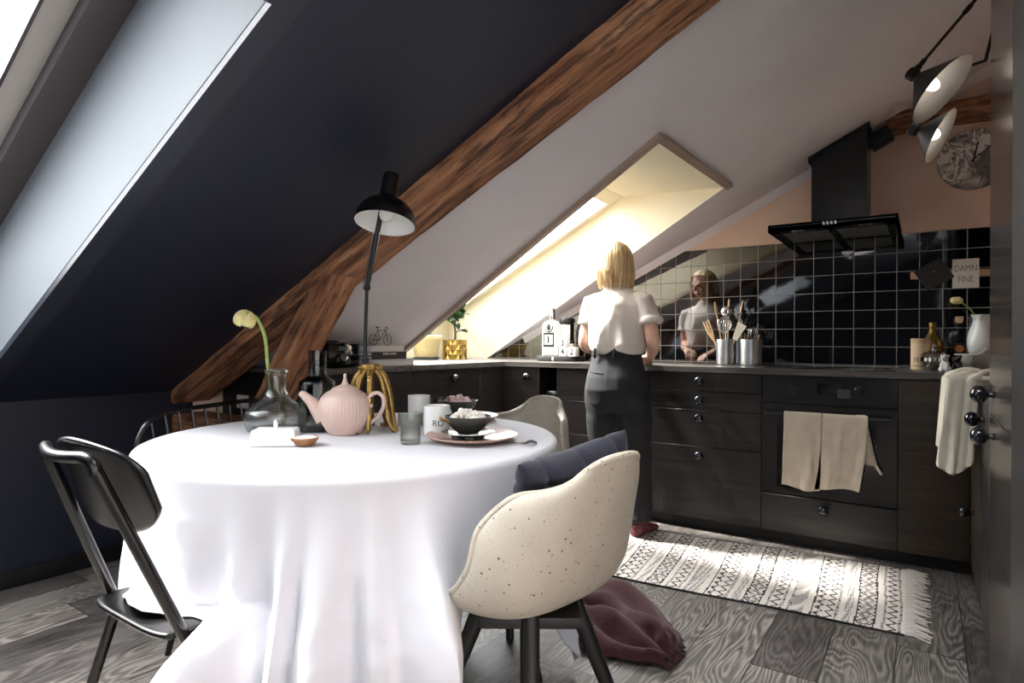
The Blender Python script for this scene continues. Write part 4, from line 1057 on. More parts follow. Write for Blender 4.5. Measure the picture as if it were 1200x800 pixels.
# clear vase with one flower
v0 = Vector((-1.735, 1.205, Z0))
T = thing('glass_vase', 'wide clear glass vase with a narrow neck and one flower', 'vase', v0)
prof = [(.001, .001), (.075, .001), (.088, .006), (.0945, .022), (.0955, .048), (.092, .068), (.080, .082), (.058, .096), (.040, .112), (.031, .132), (.028, .155), (.029, .180), (.034, .190), (.0385, .193), (.0385, .199), (.034, .201)]
inn = [(.031, .199), (.0255, .18), (.0245, .155), (.0275, .132), (.036, .112), (.054, .093), (.076, .078), (.087, .066), (.0905, .048), (.0895, .024), (.082, .010), (.001, .009)]
MB().lathe(prof + inn, 56).build('glass', m_vase, T)
MB().lathe([(.001, .0098), (.081, .0108), (.0885, .024), (.0895, .048), (.087, .064), (.001, .064)], 48).build('water', m_clear, T)
# poppy bud on a hairy stem
def fl(path, r, name, label, cat, loc):
    T = thing(name, label, cat, loc)
    put(MB().tube(cat_rom(path, 8), r, 10), 'stem', m_gstem, T)
    return T
sv = [v0 + Vector((.022, .012, .012)), v0 + Vector((.012, .006, .10)), onD(317, 452, 1.975), onD(313.5, 425, 1.965), onD(311, 398, 1.96), onD(306, 382, 1.955), onD(299, 371, 1.95), onD(293, 369, 1.95)]
T = fl(sv, .0058, 'poppy_flower', 'drooping pale yellow poppy on a curved stem in the clear vase', 'flower', v0)
bc = onD(287, 375, 1.95)
for i in range(7):
    a = i * 2 * PI / 7
    def pet(u, v, a=a, i=i):
        th = (u - .5) * 1.5 + a; ph = .25 + v * (2.0 - .12 * (i % 3)); r = .031 + .003 * (i % 2) + .001 * math.sin(u * 12)
        p = Vector((math.sin(ph) * math.cos(th), math.sin(ph) * math.sin(th), math.cos(ph) * .98)) * r
        q = Vector((-.35, -.2, -1)).to_track_quat('-Z', 'Y').to_matrix()
        return bc + q @ p
    o = put(MB().grid(pet, 10, 12), 'petal', m_petal, T); mods(o, .0008)
put(MB().ball(bc + Vector((.006, 0, .008)), .022, 14, 10), 'bud', m_gstem, T)
# ribbed butter dish
b0 = Vector((-1.52, 1.055, Z0)); ang = YAW + .12
T = thing('butter_dish', 'white ribbed butter dish with a ring handle on its lid', 'butter dish', b0, ang)
def rrect(hx, hy, r, n=6):
    pts = []
    for cx, cy_, a0 in ((hx - r, hy - r, 0), (-hx + r, hy - r, PI / 2), (-hx + r, -hy + r, PI), (hx - r, -hy + r, 3 * PI / 2)):
        for k in range(n + 1): a = a0 + PI / 2 * k / n; pts.append((cx + r * math.cos(a), cy_ + r * math.sin(a)))
    return pts
def rr(hx, hy, r, z, rib=0, n=22):
    pts = rrect(hx, hy, r, n); out = []
    for i, (x, y) in enumerate(pts): out.append((x, y, z))
    return out
MB().rings([rr(.064, .042, .012, 0), rr(.067, .045, .014, .004), rr(.069, .047, .014, .012), rr(.069, .047, .014, .014)]).build('base', m_porc, T)
lid = MB(); L_ = []
def ribring(hx, hy, z, amp):
    o = []
    for hxs in (1,):
        n1, n2 = 60, 40
        for i in range(n1): x = lerp(-hx, hx, i / n1); o.append((x, -hy - amp * (math.cos(x * 2 * PI / .006) * .5 + .5), z))
        for i in range(n2): y = lerp(-hy, hy, i / n2); o.append((hx + amp * (math.cos(y * 2 * PI / .006) * .5 + .5), y, z))
        for i in range(n1): x = lerp(hx, -hx, i / n1); o.append((x, hy + amp * (math.cos(x * 2 * PI / .006) * .5 + .5), z))
        for i in range(n2): y = lerp(hy, -hy, i / n2); o.append((-hx - amp * (math.cos(y * 2 * PI / .006) * .5 + .5), y, z))
    return o
lid.rings([ribring(.058, .036, .0142, .0016), ribring(.058, .036, .036, .0016), ribring(.0575, .0355, .041, .0006), ribring(.055, .033, .0445, 0), ribring(.05, .028, .046, 0)])
lo_ = lid.build('lid', m_porc, T, angle=50)
ring = [(.0, .013 * math.cos(a), .056 + .011 * math.sin(a)) for a in [2 * PI * i / 20 for i in range(21)]]
MB().tube([(x * 1, y * math.cos(.6) , z) for x, y, z in ring], .0035, 8).build('ring_handle', m_porc, T, )
# small wooden salt bowl
s0 = on_table(357, 522)
T = thing('salt_bowl', 'small wooden shell bowl heaped with white salt', 'bowl', s0, YAW)
MB().lathe([(.001, 0), (.020, 0), (.030, .006), (.0365, .016), (.038, .023), (.035, .023), (.031, .014), (.001, .010)], 32).build('bowl', m_walnut, T)
MB().lathe([(.0345, .018), (.034, .0215), (.025, .025), (.012, .027), (.001, .027)], 28, flute=lambda a, t, z: .04 * math.sin(5 * a)).build('salt', m_salt, T)
# smoked glass carafe
c0 = Vector((-1.645, 1.295, Z0))
T = thing('carafe', 'smoked grey glass carafe behind the teapot spout', 'bottle', c0)
MB().lathe([(.001, .001), (.052, .001), (.058, .008), (.058, .155), (.055, .163), (.030, .178), (.0275, .186), (.028, .235), (.0285, .262), (.026, .262), (.0250, .19), (.028, .181), (.052, .158), (.055, .152), (.055, .01), (.001, .008)], 44).build('glass', m_smoke, T)
# ribbed teapot
t0 = on_table(404, 508)
T = thing('teapot', 'blush pink ribbed ceramic teapot with long spout and looped handle', 'teapot', t0, YAW)
tp = [(.001, .0), (.042, 0), (.050, .003), (.064, .022), (.077, .050), (.0825, .078), (.079, .103), (.069, .121), (.052, .134), (.035, .141), (.001, .143)]
P = cat_rom([(a, 0, b) for a, b in tp], 4)
fl_ = lambda a, t, z: -.012 * (math.sin(a * 44) * .5 + .5) * sstep(.006, .02, z) * (1 - sstep(.095, .125, z))
MB().lathe([(p.x, p.z) for p in P], 264, flute=fl_).build('pot', m_blush, T)
lid_ = MB().lathe([(.042, .139), (.041, .142), (.034, .1475), (.022, .151), (.013, .155), (.008, .163), (.005, .176), (.0045, .186), (.0035, .190), (.001, .1905)], 36)
lid_.build('lid', m_blush, T)
sp = cat_rom([(-.066, 0, .045), (-.085, 0, .072), (-.105, 0, .098), (-.128, 0, .119), (-.142, 0, .128)], 6)
MB().tube(sp, [lerp(.028, .0085, i / (len(sp) - 1)) ** 1 for i in range(len(sp))], 18).build('spout', m_blush, T)
hd = cat_rom([(.072, 0, .108), (.088, 0, .125), (.108, 0, .128), (.122, 0, .112), (.122, 0, .085), (.108, 0, .058), (.088, 0, .038), (.068, 0, .028)], 6)
MB().tube(hd, .0062, 12).build('handle', m_blush, T)
MB().ball((.082, 0, .088), .008, 12, 8).build('handle_stud', m_blush, T)
# brass tentacle lamp
lp = Vector((-1.507, 1.398, Z0))
T = thing('table_lamp', 'black dome table lamp on a gold tentacle base', 'lamp', lp, YAW)
oc = MB().lathe([(.001, .188), (.026, .188), (.033, .194), (.036, .202), (.036, .210), (.032, .217), (.014, .221), (.001, .222)], 32)
for i in range(18):
    a = 2 * PI * i / 18; oc.ball((.0355 * math.cos(a), .0355 * math.sin(a), .206), .0058, 8, 6)
base = oc.build('crown', m_gold, T)
for i in range(8):
    a = 2 * PI * i / 8 + .22; R_ = .085 if i % 2 else .075
    ends = [(.026, .196), (.046, .170), (.060, .125), (.068, .080), (.074, .040), (R_ + .004, .012), (R_ + .016, .0075)]
    tw = .12 if i % 2 else -.1
    path = [Vector((r * math.cos(a + tw * k / 6), r * math.sin(a + tw * k / 6), z)) for k, (r, z) in enumerate(ends)]
    if i % 2: path.append(Vector(((R_ + .006) * math.cos(a + tw + .3), (R_ + .006) * math.sin(a + tw + .3), .0075)))
    path = cat_rom(path, 7); n = len(path)
    o = MB().tube(path, [lerp(.0115, .0058, k / (n - 1)) for k in range(n)], 12)
    for k in range(3, n - 3, 2):
        t_ = (path[k + 1] - path[k - 1]).normalized(); out = Vector((path[k].x, path[k].y, 0)).normalized(); out = (out - t_ * out.dot(t_)).normalized(); sd = t_.cross(out)
        rr_ = lerp(.0115, .0058, k / (n - 1))
        for sg in (-1, 1): o.ball(path[k] + out * rr_ * .8 + sd * sg * rr_ * .5, rr_ * .34, 6, 4)
    o.build('tentacle', m_gold, T)
def L(p): m = Matrix.Translation(T.location) @ T.rotation_euler.to_matrix().to_4x4(); return m.inverted() @ Vector(p)
ax = [L(onD(428.5, 424, 2.0)), L(onD(428, 400, 2.0)), L(onD(430, 335, 1.985))]
MB().tube(ax, .0058, 12).tube([ax[0] + Vector((0, 0, -.025)), ax[0] + Vector((0, 0, .012))], .011, 14).build('stem', m_blkm, T)
j0, j1 = L(onD(430, 337, 1.985)), L(onD(447, 246, 1.945))
arm = MB().tube([j0, j1], .0085, 12).ball(j0, .012, 12, 8)
arm.build('tilt_arm', m_blkm, T)
sg = MB()
for s in (-1, 1):
    o_ = Vector((.010 * s, -.006, 0)); sg.tube([j0 + o_ + Vector((0, 0, .01)), j0.lerp(j1, .55) + o_ * 1.1, j0.lerp(j1, .72) + o_], .0016, 6)
sg.tube([j0.lerp(j1, .70) + Vector((-.013, -.004, 0)), j0.lerp(j1, .70) + Vector((.013, -.004, 0))], .0022, 6)
sg.build('spring', m_chrome, T)
sc = L(onD(451, 262, 1.92)); tilt = Matrix.Rotation(.08, 4, 'Y') @ Matrix.Rotation(-.24, 4, 'X')
sh = [(.0945, .0), (.0965, .002), (.0955, .006), (.092, .026), (.083, .046), (.068, .064), (.050, .076), (.036, .083), (.031, .088), (.0295, .098), (.026, .165), (.024, .170), (.001, .171)]
hi = [(.0945, .0), (.092, .004), (.088, .025), (.078, .046), (.062, .062), (.04, .074), (.001, .078)]
mt = Matrix.Translation(sc) @ tilt
shd = MB().lathe(sh, 56).xf(mt).build('shade', m_blk, T, normals=True)
MB().lathe(hi, 56).xf(mt).build('shade_lining', m_wht, T, shd if False else None) if False else MB().lathe(hi, 56).xf(mt).build('shade_lining', m_wht, shd)
MB().lathe([(.001, .171), (.004, .171), (.004, .178), (.001, .180)], 12).xf(mt).build('finial', m_chrome, T)
MB().ball((0, 0, .035), (.022, .022, .028), 16, 10).xf(mt).build('bulb', m_wht, T)
# tumblers
def tumbler(label, p, mat, h=.088):
    T = thing('tumbler', label, 'glass', p, 0, 'stacking tumblers')
    pr = [(.001, .0), (.0265, 0), (.029, .003), (.0295, .046), (.031, .049), (.0355, .051), (.036, .055), (.036, h), (.0345, h), (.034, .056), (.028, .05), (.0275, .01), (.001, .008)]
    MB().lathe(pr, 48).build('glass', mat, T); return T
tumbler('pale ribbed stacking tumbler in front of the lettered white mug', on_table(481, 520), m_smoke2)
p = onD(516, 486, 2.24); p.z = Z0
tumbler('smoky dark tumbler behind the lettered mug next to the back bowl', p, m_smoke)
# mugs
def mug(label, p, hdir, txt=None):
    T = thing('mug', label, 'mug', p, 0, 'white mugs')
    MB().lathe([(.001, .001), (.037, .001), (.040, .004), (.041, .012), (.041, .092), (.0405, .094), (.039, .094), (.0385, .09), (.038, .012), (.001, .008)], 48).build('body', m_porc, T)
    a = hdir; u = Vector((math.cos(a), math.sin(a), 0))
    MB().tube(cat_rom([u * .039 + Vector((0, 0, .075)), u * .058 + Vector((0, 0, .076)), u * .068 + Vector((0, 0, .06)), u * .067 + Vector((0, 0, .036)), u * .056 + Vector((0, 0, .022)), u * .039 + Vector((0, 0, .022))], 6), .005, 10).build('handle', m_porc, T)
    return T
pm = onD(512, 508, 1.90); pm.z = Z0
T = mug('white mug lettered in black behind the front tumbler', pm, YAW + 1.0)
# lettering wrapped on the mug
ltr = []
th0 = math.atan2(-AD.y, -AD.x) + .06
m4 = Matrix.Identity(4)
t_ = text_mesh('lettering', 'RO', .026, m_ink, T, Matrix.Identity(4), ext=.0002, align='LEFT')
for vtx in t_.data.vertices:
    a = th0 + (vtx.co.x - .012) / .0412; z = .042 + vtx.co.y; r = .0413 + vtx.co.z
    vtx.co = (r * math.cos(a), r * math.sin(a), z)
pm2 = onD(491, 490, 2.25); pm2.z = Z0
mug('plain white mug standing farther back behind the tumblers', pm2, YAW + 2.2)
# place settings
def flute_bowl(T, z, mat, rr=.070, hh=.052):
    pr = cat_rom([(.001, 0, 0), (.028, 0, 0), (.034, 0, .004), (.050, 0, .018), (.063, 0, .036), (rr, 0, hh)], 4)
    pin = [(rr - .003, hh), (.060, .036), (.046, .018), (.030, .006), (.001, .005)]
    fl = lambda a, t, zz: -.016 * (math.sin(a * 30) * .5 + .5) * (1 if t < .6 else 0) * sstep(.003, .012, zz) * (1 - sstep(hh * .8, hh * .95, zz))
    return MB().lathe([(p.x, p.z + z) for p in pr] + [(a, b + z) for a, b in pin], 180, flute=fl).build('bowl', mat, T)
def setting(p, labels, popm, spoon, seed, grp):
    rnd = random.Random(seed)
    T = thing('dinner_plate', labels[0], 'plate', p, 0, 'blush dinner plates')
    MB().lathe([(.001, .001), (.075, .001), (.10, .005), (.128, .013), (.136, .0175), (.136, .0195), (.130, .018), (.10, .009), (.07, .006), (.001, .006)], 72).build('plate', m_blushp, T)
    q = Vector(p) + Vector((-.008, -.008, .0068))
    T = thing('saucer', labels[1], 'saucer', q, 0, 'black saucers')
    so2 = MB().lathe([(.001, .0), (.045, .0), (.050, .003), (.048, .010), (.060, .012), (.078, .018), (.0795, .020), (.062, .0165), (.045, .0135), (.001, .0125)], 64).build('saucer', m_dark, T)
    MB().lathe([(.0735, .0182), (.079, .0198), (.0800, .0196), (.0795, .0185)], 64).build('white_rim', m_porc, so2)
    b = q + Vector((0, 0, .0145))
    T = thing('ribbed_bowl', labels[2], 'bowl', b, 0, 'ribbed charcoal bowls')
    flute_bowl(T, 0, m_grey)
    T2 = thing('popcorn', labels[3], 'popcorn', b + Vector((0, 0, .03)), 0)
    m = MB()
    for i in range(46):
        r = .052 * math.sqrt(rnd.random()); a = rnd.random() * 2 * PI; z = .008 + .030 * (1 - (r / .056) ** 2) * rnd.uniform(.5, 1)
        for k in range(3):
            m.ball((r * math.cos(a) + rnd.uniform(-.006, .006), r * math.sin(a) + rnd.uniform(-.006, .006), z + rnd.uniform(-.005, .006)), rnd.uniform(.006, .0095), 8, 6)
    o = m.build('popped_corn', popm, T2); o['kind'] = 'stuff'; T2['kind'] = 'stuff'
    return b
pf = onD(553, 518, 1.81); pf.z = Z0
bf = setting(pf, ('blush pink dinner plate, front of the two under black saucers', 'black saucer with white rim on the front blush plate', 'ribbed charcoal bowl on the front plate with a gold spoon', 'white popcorn heaped in the front charcoal bowl'), m_popc, True, 3, '')
pb = onD(541, 492, 2.28); pb.z = Z0
bb_ = setting(pb, ('blush pink dinner plate, rear one near the far shell chair', 'black saucer with white rim on the rear blush plate', 'ribbed charcoal bowl of pink popcorn on the rear plate', 'pale pink popcorn heaped in the rear charcoal bowl'), m_pink, False, 5, '')
# cutlery
T = thing('gold_spoon', 'short gold spoon sticking out of the front charcoal bowl', 'spoon', bf + Vector((-.04, -.03, .05)))
e0, e1 = onD(519, 492, 1.74), onD(531, 500, 1.76)
dv_ = (Vector(e1) - Vector(e0)); 
hndl = cat_rom([Vector(e0) - dv_ * .25, Vector(e0) + dv_ * .3 + Vector((0, 0, .001)), Vector(e1), Vector(e1) + dv_ * .7 + Vector((0, 0, -.008))], 6)
put(MB().tube(hndl, [.0062 - .0035 * sstep(0, .5, i / (len(hndl) - 1)) for i in range(len(hndl))], 10, ell=.5), 'handle', m_brass, T)
for i in range(5): put(MB().ball(hndl[i * 2] + Vector((0, 0, .003)), .0042, 8, 6), 'bead', m_brass, T)
T = thing('fork', 'dark striped fork lying right of the front plate', 'fork', on_table(620, 521) + Vector((0, 0, .0)), YAW)
for i in range(4):
    MB().tube(cat_rom([(-.012 + i * .001, -.012 + i * .008, .004), (.006, -.012 + i * .008, .009), (.022, -.011 + i * .0075, .004)], 5), .0022, 8).build('tine', m_grey, T)
MB().tube(cat_rom([(-.012, 0, .004), (-.04, .002, .004), (-.10, .006, .003)], 4), [.010, .008, .004, .003, .003, .003, .003, .003, .003], 10, ell=.35).build('handle', m_grey, T)
T = thing('silver_spoon', 'silver spoon laid on the rear plate beside its bowl', 'spoon', onD(565, 484, 2.22), YAW + .4)
q = Vector(T.location); q.z = Z0 + .026; T.location = q
MB().ball((0, 0, 0), (.022, .014, .005), 16, 8).build('spoon_bowl', m_chrome, T)
MB().tube([(-.018, 0, .001), (-.05, 0, .004), (-.075, 0, .002)], [.003, .0024, .003], 8).build('handle', m_chrome, T)
# ------------------------------------------------------------------ things on the left counter
ZC = CZ + .0012
# clock radio
r0 = Vector((-2.52, 2.065, ZC))
T = thing('clock_radio', 'black clock radio with a chrome dial left of the book stack', 'radio', r0)
put(MB().box(-2.60, -2.42, 1.962, 2.172, ZC + .004, 1.028, .008), 'case', m_blk, T)
put(MB().box(-2.422, -2.417, 1.968, 2.166, ZC + .010, 1.022, .003), 'front_panel', m_ovglass, T)
pp = onX(402, 410, -2.417)
put(MB().box(-2.4175, -2.4160, pp.y - .03, pp.y + .03, .985, 1.008), 'display', m_led, T, smooth=False)
dial = Vector((1, 0, 0)).to_track_quat('Z', 'Y').to_matrix().to_4x4(); dial.translation = Vector((-2.417, onX(403, 423, -2.417).y, .952))
put(MB().lathe([(.024, 0), (.024, .003), (.021, .010), (.018, .010), (.018, .004), (.001, .004)], 32).xf(dial), 'dial', m_chrome, T)
put(MB().lathe([(.001, 1.0275), (.055, 1.0275), (.058, 1.031), (.055, 1.036), (.001, 1.036)], 32, c=(-2.50, 2.03, 0)), 'speaker_top', m_blkm, T)
for y in (1.985, 2.15): put(MB().lathe([(.001, ZC), (.012, ZC), (.012, ZC + .005), (.001, ZC + .005)], 12, c=(-2.45, y, 0)), 'foot', m_blkm, T)
# books
def book(label, x0, x1, y0, y1, z0, z1, cover, txt=None, tcol=None, rz=0.0, tsize=.012):
    cx, cy_ = (x0 + x1) / 2, (y0 + y1) / 2
    T = thing('book', label, 'book', (cx, cy_, z0), rz, 'books stacked on the left counter')
    hx, hy, h = (x1 - x0) / 2, (y1 - y0) / 2, z1 - z0
    MB().box(-hx, hx, -hy, hy, 0, .0025).box(-hx, hx, -hy, hy, h - .0025, h).box(hx - .003, hx, -hy, hy, 0, h, .0012).build('cover', cover, T, smooth=False)
    MB().box(-hx + .003, hx - .003, -hy + .004, hy - .004, .0025, h - .0025).build('pages', m_wht, T, smooth=False)
    if txt:
        m = Matrix.Translation(Vector((hx + .0003, 0, h / 2))) @ Matrix(((0, 0, 1, 0), (1, 0, 0, 0), (0, 1, 0, 0), (0, 0, 0, 1)))
        text_mesh('spine_lettering', txt, tsize, tcol or m_wht, T, m)
    return T
m_bk1 = M('cover_dove', rgb(200, 197, 192), .6); m_bk2 = M('cover_black', rgb(24, 24, 25), .45); m_bk3 = M('cover_mist', rgb(206, 206, 208), .5); m_txt = M('grey_ink', rgb(120, 118, 116), .6)
z = ZC
book('thick pale grey book at the bottom of the stack', -2.63, -2.40, 2.245, 2.55, z, z + .034, m_bk3)
z += .0345
book('thin black book above the bottom grey one', -2.62, -2.415, 2.25, 2.51, z, z + .017, m_bk2); z += .0175
book('black book with white spine lettering second from the top', -2.62, -2.41, 2.245, 2.505, z, z + .022, m_bk2, 'EMMA LANDS', m_wht, tsize=.0165); z += .0225
book('dove grey book on top under the bicycle model', -2.61, -2.41, 2.235, 2.485, z, z + .032, m_bk1, 'OBJECT & FORM'[:0] or None); zbk = z + .032
# bicycle model
T = thing('bicycle_model', 'small black wire bicycle ornament standing on the books', 'ornament', (-2.44, 2.335, zbk + .0005))
b = MB(); yA, yB, rw = -.052, .052, .030; zc = rw + .002
def whl(y): 
    n = 28; return MB().tube([(0, y + rw * math.cos(2 * PI * i / n), zc + rw * math.sin(2 * PI * i / n)) for i in range(n + 1)], .0016, 6)
for y in (yA, yB):
    o = whl(y)
    for i in range(6):
        a = PI * i / 6; o.tube([(0, y + rw * math.cos(a), zc + rw * math.sin(a)), (0, y - rw * math.cos(a), zc - rw * math.sin(a))], .0004, 4)
    o.build('wheel', m_blk, T)
bbk, st, hdp = (0, -.008, zc - .002), (0, -.020, zc + .052), (0, .036, zc + .050)
for a, c in ((bbk, st), (bbk, hdp), (st, hdp), (bbk, (0, yA, zc)), (st, (0, yA, zc)), (hdp, (0, yB, zc)), (hdp, (0, .034, zc + .066)), (st, (0, -.024, zc + .066))): b.tube([a, c], .0018, 6)
b.build('frame', m_blk, T)
MB().tube([(0, -.034, zc + .067), (0, -.014, zc + .068)], .003, 8).build('saddle', m_blk, T)
MB().tube(cat_rom([(0, .034, zc + .066), (0, .05, zc + .068), (0, .054, zc + .058), (0, .046, zc + .052)], 4), .0018, 6).build('handlebar', m_blk, T)
# cactus in an old clay pot
k0 = Vector((-3.03, 3.355, ZC))
T = thing('potted_cactus', 'small green succulent in a pale weathered clay pot on the sill', 'plant', k0)
MB().lathe([(.001, .0), (.088, 0), (.094, .004), (.094, .018), (.088, .018), (.001, .014)], 32).build('saucer', m_grey, T)
MB().lathe([(.001, .015), (.078, .015), (.080, .018), (.105, .142), (.113, .142), (.115, .148), (.115, .172), (.110, .175), (.100, .175), (.099, .16), (.001, .155)], 40).build('pot', m_terr, T)
MB().lathe([(.099, .158), (.06, .163), (.001, .165)], 24).build('soil', m_soil, T)
lf = MB(); rnd = random.Random(4)
for i in range(34):
    a = rnd.uniform(0, 2 * PI); r = rnd.uniform(.0, .05); h = rnd.uniform(.05, .115) * (1.2 - r / .08)
    b0_ = Vector((r * math.cos(a) * .7 - .02, r * math.sin(a) * .7, .16)); d = Vector((math.cos(a) * rnd.uniform(.15, .5), math.sin(a) * rnd.uniform(.15, .5), 1)) * h
    lf.tube([b0_, b0_ + d * .5, b0_ + d], [.006, .0075, .003], 7)
    for j in range(5):
        q = b0_ + d * (.3 + .15 * j); s_ = Vector((rnd.uniform(-1, 1), rnd.uniform(-1, 1), .5)).normalized() * .016
        lf.tube([q, q + s_], [.004, .002], 5)
tag(lf.build('foliage', m_leaf2, T), kind='stuff')
# tree in gold pot
g0 = Vector((-2.93, 3.56, ZC))
T = thing('potted_tree', 'small leafy green tree in a gold diamond pattern pot on the sill', 'plant', g0)
gp = MB(); n = 12; R_ = .094; zs_ = [0, .036, .072, .108, .144]
rg = []
for k, zz in enumerate(zs_):
    rg.append([(R_ * (1.0 if (i % 2) == (k % 2) else .93) * math.cos(2 * PI * i / (2 * n)), R_ * (1.0 if (i % 2) == (k % 2) else .93) * math.sin(2 * PI * i / (2 * n)), zz) for i in range(2 * n)])
bmv = [[gp.bm.verts.new(p) for p in r_] for r_ in rg]
for k in range(4):
    for i in range(2 * n):
        a, b_, c, d = bmv[k][i], bmv[k][(i + 1) % (2 * n)], bmv[k + 1][(i + 1) % (2 * n)], bmv[k + 1][i]
        if (i + k) % 2: gp.bm.faces.new([a, b_, c]); gp.bm.faces.new([a, c, d])
        else: gp.bm.faces.new([a, b_, d]); gp.bm.faces.new([b_, c, d])
gp.bm.faces.new(list(reversed(bmv[0])))
gp.lathe([(.088, .143), (.084, .143), (.082, .125), (.001, .122)], 24)
gp.build('pot', m_brass, T, angle=8)
MB().lathe([(.083, .124), (.04, .13), (.001, .131)], 24).build('soil', m_soil, T)
tk = MB(); lv = MB(); rnd = random.Random(11)
trunk = cat_rom([(0, 0, .125), (.004, .002, .19), (-.006, .004, .25), (.004, .0, .30)], 5); tk.tube(trunk, [lerp(.0085, .006, i / (len(trunk) - 1)) for i in range(len(trunk))], 8)
tips = []
for i in range(15):
    a = i * 2.4; zz = .24 + .008 * i; ln = rnd.uniform(.055, .11) * (1.1 - .3 * abs(i - 7) / 7)
    s_ = trunk[-4] if i < 8 else trunk[-1]
    e_ = Vector((math.cos(a) * ln * .8, math.sin(a) * ln, zz + rnd.uniform(.03, .15) - .02)); tk.tube([s_, (Vector(s_) + e_) / 2 + Vector((0, 0, .012)), e_], [.0035, .0028, .0018], 5)
    tips.append((Vector(s_), e_))
tips.append((Vector(trunk[-1]), Vector((0, .0, .47)))); tips.append((Vector(trunk[8]), Vector((.03, .05, .215))))
def leaf(m, p, d, L_, W2, up):
    d = d.normalized(); sd = d.cross(up).normalized(); nn = sd.cross(d)
    vs = []
    for t_, w_ in ((0, .05), (.25, .75), (.5, 1), (.78, .72), (1, .05)):
        c_ = p + d * L_ * t_ + nn * (-.22 * L_ * (t_ - .4) ** 2)
        vs.append([c_ - sd * W2 * w_ + nn * W2 * .25 * w_, c_, c_ + sd * W2 * w_ + nn * W2 * .25 * w_])
    V = [[m.bm.verts.new(v) for v in r_] for r_ in vs]
    for a_, b2 in zip(V, V[1:]):
        for i in range(2): m.bm.faces.new([a_[i], a_[i + 1], b2[i + 1], b2[i]])
for s_, e_ in tips:
    for j in range(15):
        p = s_.lerp(e_, .40 + .045 * j + rnd.uniform(0, .05)); d = (e_ - s_).normalized() * rnd.uniform(.1, .8) + Vector((rnd.uniform(-1, 1), rnd.uniform(-1, 1), rnd.uniform(-.4, .8)))
        leaf(lv, p, d, rnd.uniform(.045, .066), rnd.uniform(.013, .018), Vector((rnd.uniform(-.3, .3), rnd.uniform(-.3, .3), 1)))
tk.build('trunk', m_stem, T); tag(lv.build('foliage', m_leaf, T, normals=False), kind='stuff')

# ------------------------------------------------------------------ tray group on the back counter
YT = 3.70
tx0, tx1 = onY(634, 423, YT).x, onY(682, 423, YT).x
T = thing('display_stand', 'dark low box stand carrying the cream bottle and number blocks', 'stand', ((tx0 + tx1) / 2, YT, ZC))
hxw = (tx1 - tx0) / 2
def oval(m, prof):
    return m.rings([[(hxw * k * math.copysign(abs(math.cos(a)) ** .5, math.cos(a)), .105 * k * math.copysign(abs(math.sin(a)) ** .5, math.sin(a)), zz) for a in [2 * PI * i / 48 for i in range(48)]] for k, zz in prof])
oval(MB(), [(.96, 0), (1, .003), (1, .031), (.985, .034), (.01, .034)]).build('stand_body', m_blkm, T)
MB().box(-.012, .0, -.1065, -.1045, .004, .030).build('white_tab', m_wht, T)
ZTR = ZC + .0345
bx = onY(647, 417, YT).x
T = thing('cream_bottle', 'tall cream bottle with chrome stopper and black framed label', 'bottle', (bx, YT + .0, ZTR))
def sq(m, prof, e=.32):
    return m.rings([[(r * math.copysign(abs(math.cos(a)) ** e, math.cos(a)), r * .8 * math.copysign(abs(math.sin(a)) ** e, math.sin(a)), zz) for a in [2 * PI * i / 40 for i in range(40)]] for r, zz in prof])
sq(MB(), [(.056, 0), (.060, .004), (.060, .195), (.056, .222), (.042, .238), (.022, .244), (.022, .25)]).build('body', m_wht, T)
MB().lathe([(.018, .245), (.0195, .25), (.0195, .318), (.016, .334), (.006, .340), (.001, .340)], 24, cap0=True).build('stopper', m_chrome, T)
fr_ = MB().box(-.043, .043, -.0505, -.0480, .062, .160).build('label_frame', m_ink, T, smooth=False)
MB().box(-.032, .032, -.0515, -.0495, .078, .146).build('label_paper', m_wht, T, smooth=False)
MB().box(-.007, .007, -.0525, -.0505, .088, .136, .002).build('label_mark', m_ink, T)
em = Matrix.Translation(Vector((0, -.0505, .200))) @ Matrix.Rotation(PI / 2, 4, 'X')
MB().lathe([(.030, 0), (.036, .0), (.036, .003), (.030, .003), (.030, 0)], 30).xf(em).build('emblem_ring', m_ink, T)
MB().box(-.008, .008, -.0525, -.0495, .178, .222, .003).box(-.016, -.011, -.0525, -.0495, .186, .214).box(.011, .016, -.0525, -.0495, .186, .214).build('emblem_mark', m_ink, T)
def block(ch, px_, py_, y, z, label):
    x = onY(px_, py_, y).x
    T = thing('number_block', label, 'calendar block', (x, y, z), 0, 'wooden number blocks')
    MB().box(-.027, .027, -.027, .027, 0, .060, .0025).build('cube', m_wht, T)
    m = Matrix.Translation(Vector((0, -.0274, .030))) @ Matrix.Rotation(PI / 2, 4, 'X')
    text_mesh('numeral', ch, .060, m_ink, T, m, sx=.85, bold=.0016)
yb2 = 3.635
block('4', 661.5, 411, yb2, ZTR, 'white block numbered 4 under the block numbered 3')
block('3', 661.5, 401, yb2, ZTR + .0605, 'white block numbered 3 on top of the stack')
block('2', 672, 411, yb2, ZTR, 'white block numbered 2 beside the stacked pair')
x = onY(664.5, 385, 3.755).x
T = thing('labelled_jar', 'dark jar with white text label and wide black cap behind the blocks', 'jar', (x, 3.755, ZTR))
MB().lathe([(.001, 0), (.046, 0), (.049, .004), (.049, .222), (.044, .228), (.001, .228)], 32).build('body', m_blk, T)
MB().lathe([(.053, .226), (.055, .229), (.055, .258), (.052, .262), (.001, .262)], 32, cap0=True).build('cap', m_blkm, T)
lb = MB().grid(lambda u, v: (.0496 * math.sin((u - .5) * 1.9), -.0496 * math.cos((u - .5) * 1.9), lerp(.12, .215, v)), 16, 2).build('label', m_cardw, T)
